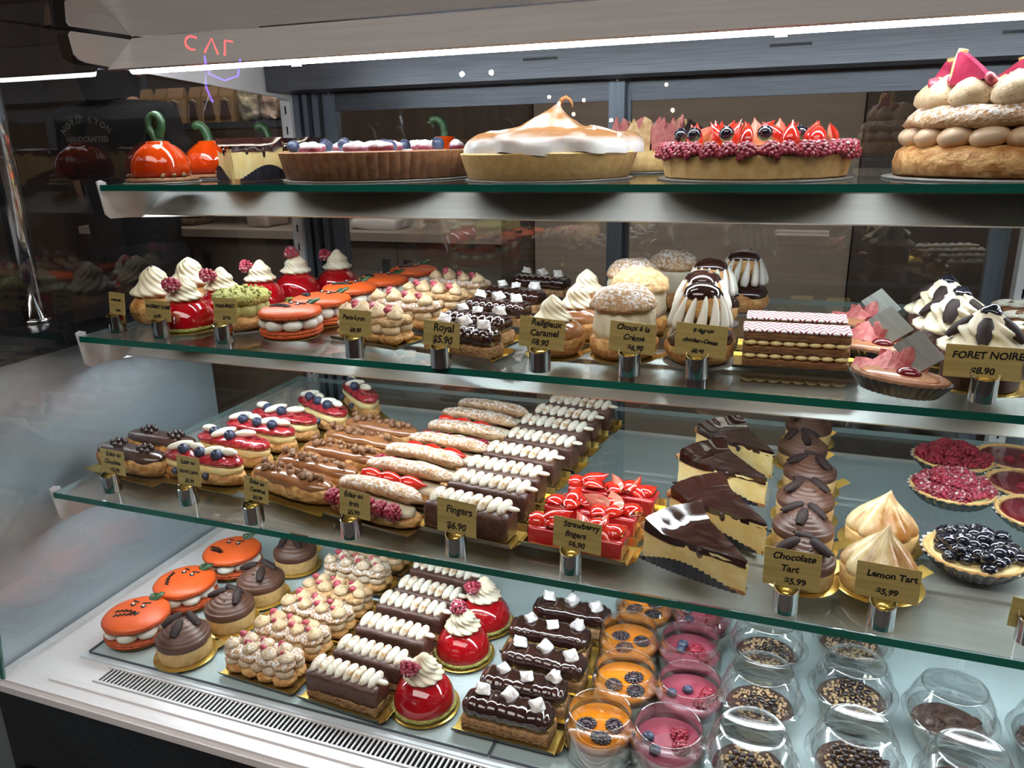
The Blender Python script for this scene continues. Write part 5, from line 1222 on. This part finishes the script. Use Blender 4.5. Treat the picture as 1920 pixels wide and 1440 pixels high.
CH = [((-0.134, 0.736), (-0.080, 0.807), (-0.021, 0.700)), ((-0.122, 0.829), (-0.064, 0.889), (-0.007, 0.787)), ((-0.129, 0.945), (-0.079, 1.005), (-0.012, 0.905)), ((-0.121, 1.046), (-0.062, 1.108), (-0.008, 0.995))]
cp = [make_cheesecake(v=0), make_cheesecake(v=5)]
for i, (l, b, tp) in enumerate(CH):
    mx, my = (l[0] + b[0]) / 2, (l[1] + b[1]) / 2; place(cp[i % 2], tp[0] + .003, tp[1], Z3, math.atan2(my - tp[1], mx - tp[0]), 'cheesecake slice with chocolate glaze, %s of the four on the lowest shelf' % ['frontmost', 'second from front', 'third from front', 'rearmost'][i], 'chocolate glazed cheesecake slices')
ct = [make_choc_tart(k) for k in range(3)]
row(ct, R_['choctart'], Z3, [.1, -.3, .5, -.1, .2, .4], 'round chocolate mousse tart with curls', 'in the lowest shelf column', 'chocolate tarts on the lowest shelf', .1, sc=.93, sz=.95)
row([make_lemon_tart(0), make_lemon_tart(3)], R_['lemon'], Z3, [.2, -.5], 'peaked torched lemon meringue tart', 'behind the Lemon Tart sign', 'lemon meringue tarts', sz=.75)
tl = R_['tartlet']
rt = make_berry_tartlet('raspd'); place(rt, tl[0][0], tl[0][1], Z3, .2, 'sugar dusted raspberry tartlet in front of the darker raspberry one', 'raspberry tartlets', 1.05, .75)
rt2 = make_berry_tartlet('rasp'); place(rt2, tl[1][0], tl[1][1], Z3, 1.2, 'undusted raspberry tartlet at the back right of the lowest shelf', 'raspberry tartlets', 1.05, .75)
place(make_berry_tartlet('blueg'), tl[2][0], tl[2][1], Z3, 0, 'blueberry tartlet piled with shiny dark blueberries on the lowest shelf', None, 1.05, .8)
row([make_berry_tartlet('jam')], R_['redt'][::-1], Z3, 0, 'dark red jam tartlet', 'at the right edge of the lowest shelf', 'jam tartlets', sc=1.05, sz=.7)
# --- middle shelf
pf = [make_profiterole(0), make_profiterole(1)]
for i, (x, y) in enumerate(R_['prof']): place(pf[i], x, y, Z2, .3 * i, ['profiterole with cream swirl and dark crumbs behind the leftmost sign', 'profiterole with cream swirl and nut crumbs behind the dark-crumbed one'][i], 'profiteroles')
dm = [make_dome(k) for k in range(3)]
row([dm[0], dm[0], dm[2], dm[1], dm[2]], R_['rdome'], Z2, [.3, .1, -.2, .4, -.3], 'red glazed raspberry dome with cream swirl', 'on the middle shelf', 'raspberry domes on the middle shelf', sz=.88)
place(make_brest(), R_['brest'][0][0], R_['brest'][0][1], Z2, 0, 'green pistachio crumbed ring puff behind the Paris-Brest sign')
mc = [make_macaron(k) for k in range(3)]
row([mc[0], mc[2], mc[0], mc[2], mc[0]], R_['pump2'], Z2, [-.3, -.2, .1, -.2, .2], 'orange pumpkin face macaron', 'on the middle shelf', 'pumpkin macarons on the middle shelf', .1, sc=.88, sz=.86)
lb = [make_praline_choux(0), make_praline_choux(1), make_praline_choux(2, True)]
row([lb[0], lb[1]], R_['lyon2'], Z2, D(-14), 'long choux bar topped with praline cream', 'on the middle shelf', 'praline choux bars on the middle shelf', sc=.88, sz=.88)
ry = [make_royal(0), make_royal(1)]
row(ry, R_['royal2'], Z2, D(-14), 'dark chocolate bar with marshmallows', 'on the middle shelf', 'marshmallow chocolate bars on the middle shelf', sc=.90, sz=.9)
row([make_religieuse_caramel(0), make_religieuse_caramel(1)], R_['relcar'], Z2, .1, 'caramel glazed puff with cream swirl', 'behind its gold sign', 'caramel religieuses', sc=.93, sz=.95)
row([make_choux_creme(0), make_choux_creme(1), make_choux_creme(2)], R_['choux'], Z2, [.2, 1, 2, 3], 'cream puff with a lifted crackled lid', 'on the middle shelf', 'cream puffs with lids', sz=.95)
row([make_religieuse_choc(0), make_religieuse_choc(1)], R_['relch'], Z2, [0, .5, 1, 1.5], 'two-tier chocolate capped puff with cream stripes', 'of four', 'chocolate religieuses', sz=.93)
row([make_millefeuille()], [(.006, .868), (.005, .930)], Z2, D(2), 'layered puff slice with feathered red and white icing', 'of two', 'mille-feuilles', .01, sz=.72)
row([make_boat(0), make_boat(2)], R_['boat'], Z2, D(-28), 'oval tartlet with pink shards and silver plaque', 'of three', 'oval tartlets with pink shards', sz=.85)
fo = [make_foret(0), make_foret(1)]
row(fo, R_['foret'], Z2, [.2, .8, 1.3], 'chocolate cup cake with cream, dark curls and cherry', 'of three', 'black forest cakes', sz=.84)
mb = [make_meringue_bar(0), make_meringue_bar(1)]
row(mb, [(.275, .93), (.285, 1.00), (.295, 1.07), (.300, 1.14)], Z2, D(-18), 'caramel eclair with white petals', 'at middle shelf right edge', 'petal topped eclairs', sz=.8)
# --- deck
row([mc[0], mc[1], mc[2]], R_['dpump'], ZD, [.15, -.05, .15], 'orange pumpkin face macaron', 'on the deck at left', 'pumpkin macarons on the deck', .03, sc=.95, sz=.76)
row([ct[1], ct[2], ct[0], ct[1]], R_['dtart'], ZD, [.3, .1, -.2, .9], 'round chocolate mousse tart with curls', 'on the deck beside the macarons', 'chocolate tarts on the deck', .05, sz=1.0)
row([lb[2], lb[1], lb[1], lb[0], lb[2], lb[0]], R_['dlyon'], ZD, D(-3), 'long praline choux bar', 'on the deck between tarts and fingers', 'praline choux bars on the deck', sc=.88, sz=.88)
row([make_finger(1)], R_['dfing'], ZD, D(-4), 'two-tone chocolate finger with piped cream', 'on the deck', 'chocolate fingers on the deck', .03, sz=.92)
row([dm[0], dm[1], dm[2]], R_['ddome'], ZD, [0, -.2, .3], 'red glazed raspberry dome with cream swirl', 'on the deck', 'raspberry domes on the deck', sc=.97, sz=.88)
row(ry, R_['droyal'], ZD, D(0), 'ribbed dark chocolate bar with marshmallows', 'on the deck', 'marshmallow chocolate bars on the deck', sz=.9)
row([make_jar('mango', 0), make_jar('mango', 1), make_jar('mango', 2)], [(x - .004, y) for x, y in R_['orange']], ZD, [0, .2, -.3, .5], 'glass jar of orange coulis with blackberries', 'of four', 'orange dessert jars', sc=1.01, sz=.74)
row([make_jar('berry', 0), make_jar('berry', 1), make_jar('berry', 2)], [(x - .007, y) for x, y in R_['berry']], ZD, [0, .1, .3, -.2], 'glass jar of pink mousse with blueberries and raspberries', 'of four', 'pink dessert jars', sc=1.01, sz=.74)
cu = [make_cup(0), make_cup(1), make_cup(2)]
cl = ['frontmost in the column beside the pink jars', 'second in the column beside the pink jars', 'third in the column beside the pink jars', 'frontmost in the next column', 'second in the next column', 'rearmost in the next column']
ck = [0, 0, 0, 1, 0, 0]
for i, (x, y) in enumerate(R_['cup'][:6]): place(cu[ck[i]], x, y, ZD, i * .9, 'clear domed cup with nut and pearl topping, ' + cl[i], 'domed cups with nut topping', 1.0, .73)
for i, (j, lab) in enumerate(((6, 'clear domed cup with dark chocolate pieces, standing alone at right'), (7, 'clear domed cup with chocolate pieces, cut off by the photo bottom'), (8, 'clear domed cup with chocolate pieces at the right photo edge'))):
    place(cu[2], R_['cup'][j][0], R_['cup'][j][1], ZD, i * 1.1, lab, 'domed cups with chocolate pieces', 1.0, .73)
# --- top shelf
pk = [make_pumpkin(0), make_pumpkin(1), make_pumpkin(2)]
for i, (k, x, y, lab) in enumerate(((0, -.842, .888, 'orange glazed pumpkin cake with looped green stem at the left end'), (1, -.855, 1.005, 'orange glazed pumpkin cake partly hidden behind the front cheesecake slice'), (1, -.850, 1.145, 'orange glazed pumpkin cake glimpsed between the two cheesecake slices'), (2, -.535, 1.165, 'orange glazed pumpkin cake with hooked stem behind the large berry tart'))):
    place(pk[k], x, y, Z1, .1 * i, lab, 'glazed pumpkin cakes')
kk = make_cheesecake(.105, .46, .043, 3)
place(kk, -.716, .880, Z1, D(112), 'cheesecake slice on the top shelf in front, beside the looped pumpkin', 'top shelf cheesecake slices')
place(kk, -.765, 1.010, Z1, D(82), 'cheesecake slice on the top shelf, partly behind the front slice and berry tart', 'top shelf cheesecake slices')
place(make_big_fluted(), -.556, .992, Z1, 0, 'large fluted cocoa crust tart with sugared fruit and blueberries')
place(make_big_meringue(), -.300, .958, Z1, 0, 'large torched meringue tart with a hooked peak')
place(make_shard_tart(), -.212, 1.155, Z1, .4, 'small tart ringed with pink brittle shards behind the meringue tart')
place(make_big_strawberry(), -.055, .955, Z1, 0, 'large strawberry tart edged with raspberries')
place(make_honore(), .197, .955, Z1, 0, 'large layered choux cake with piped praline cream, at far right', None, 1, .89)
for l in LAB:
    n = len(l.split())
    if not 4 <= n <= 16: print('LABEL LENGTH', n, l)
import collections
for l, c in collections.Counter(LAB).items():
    if c > 1: print('REPEATED LABEL', c, l)
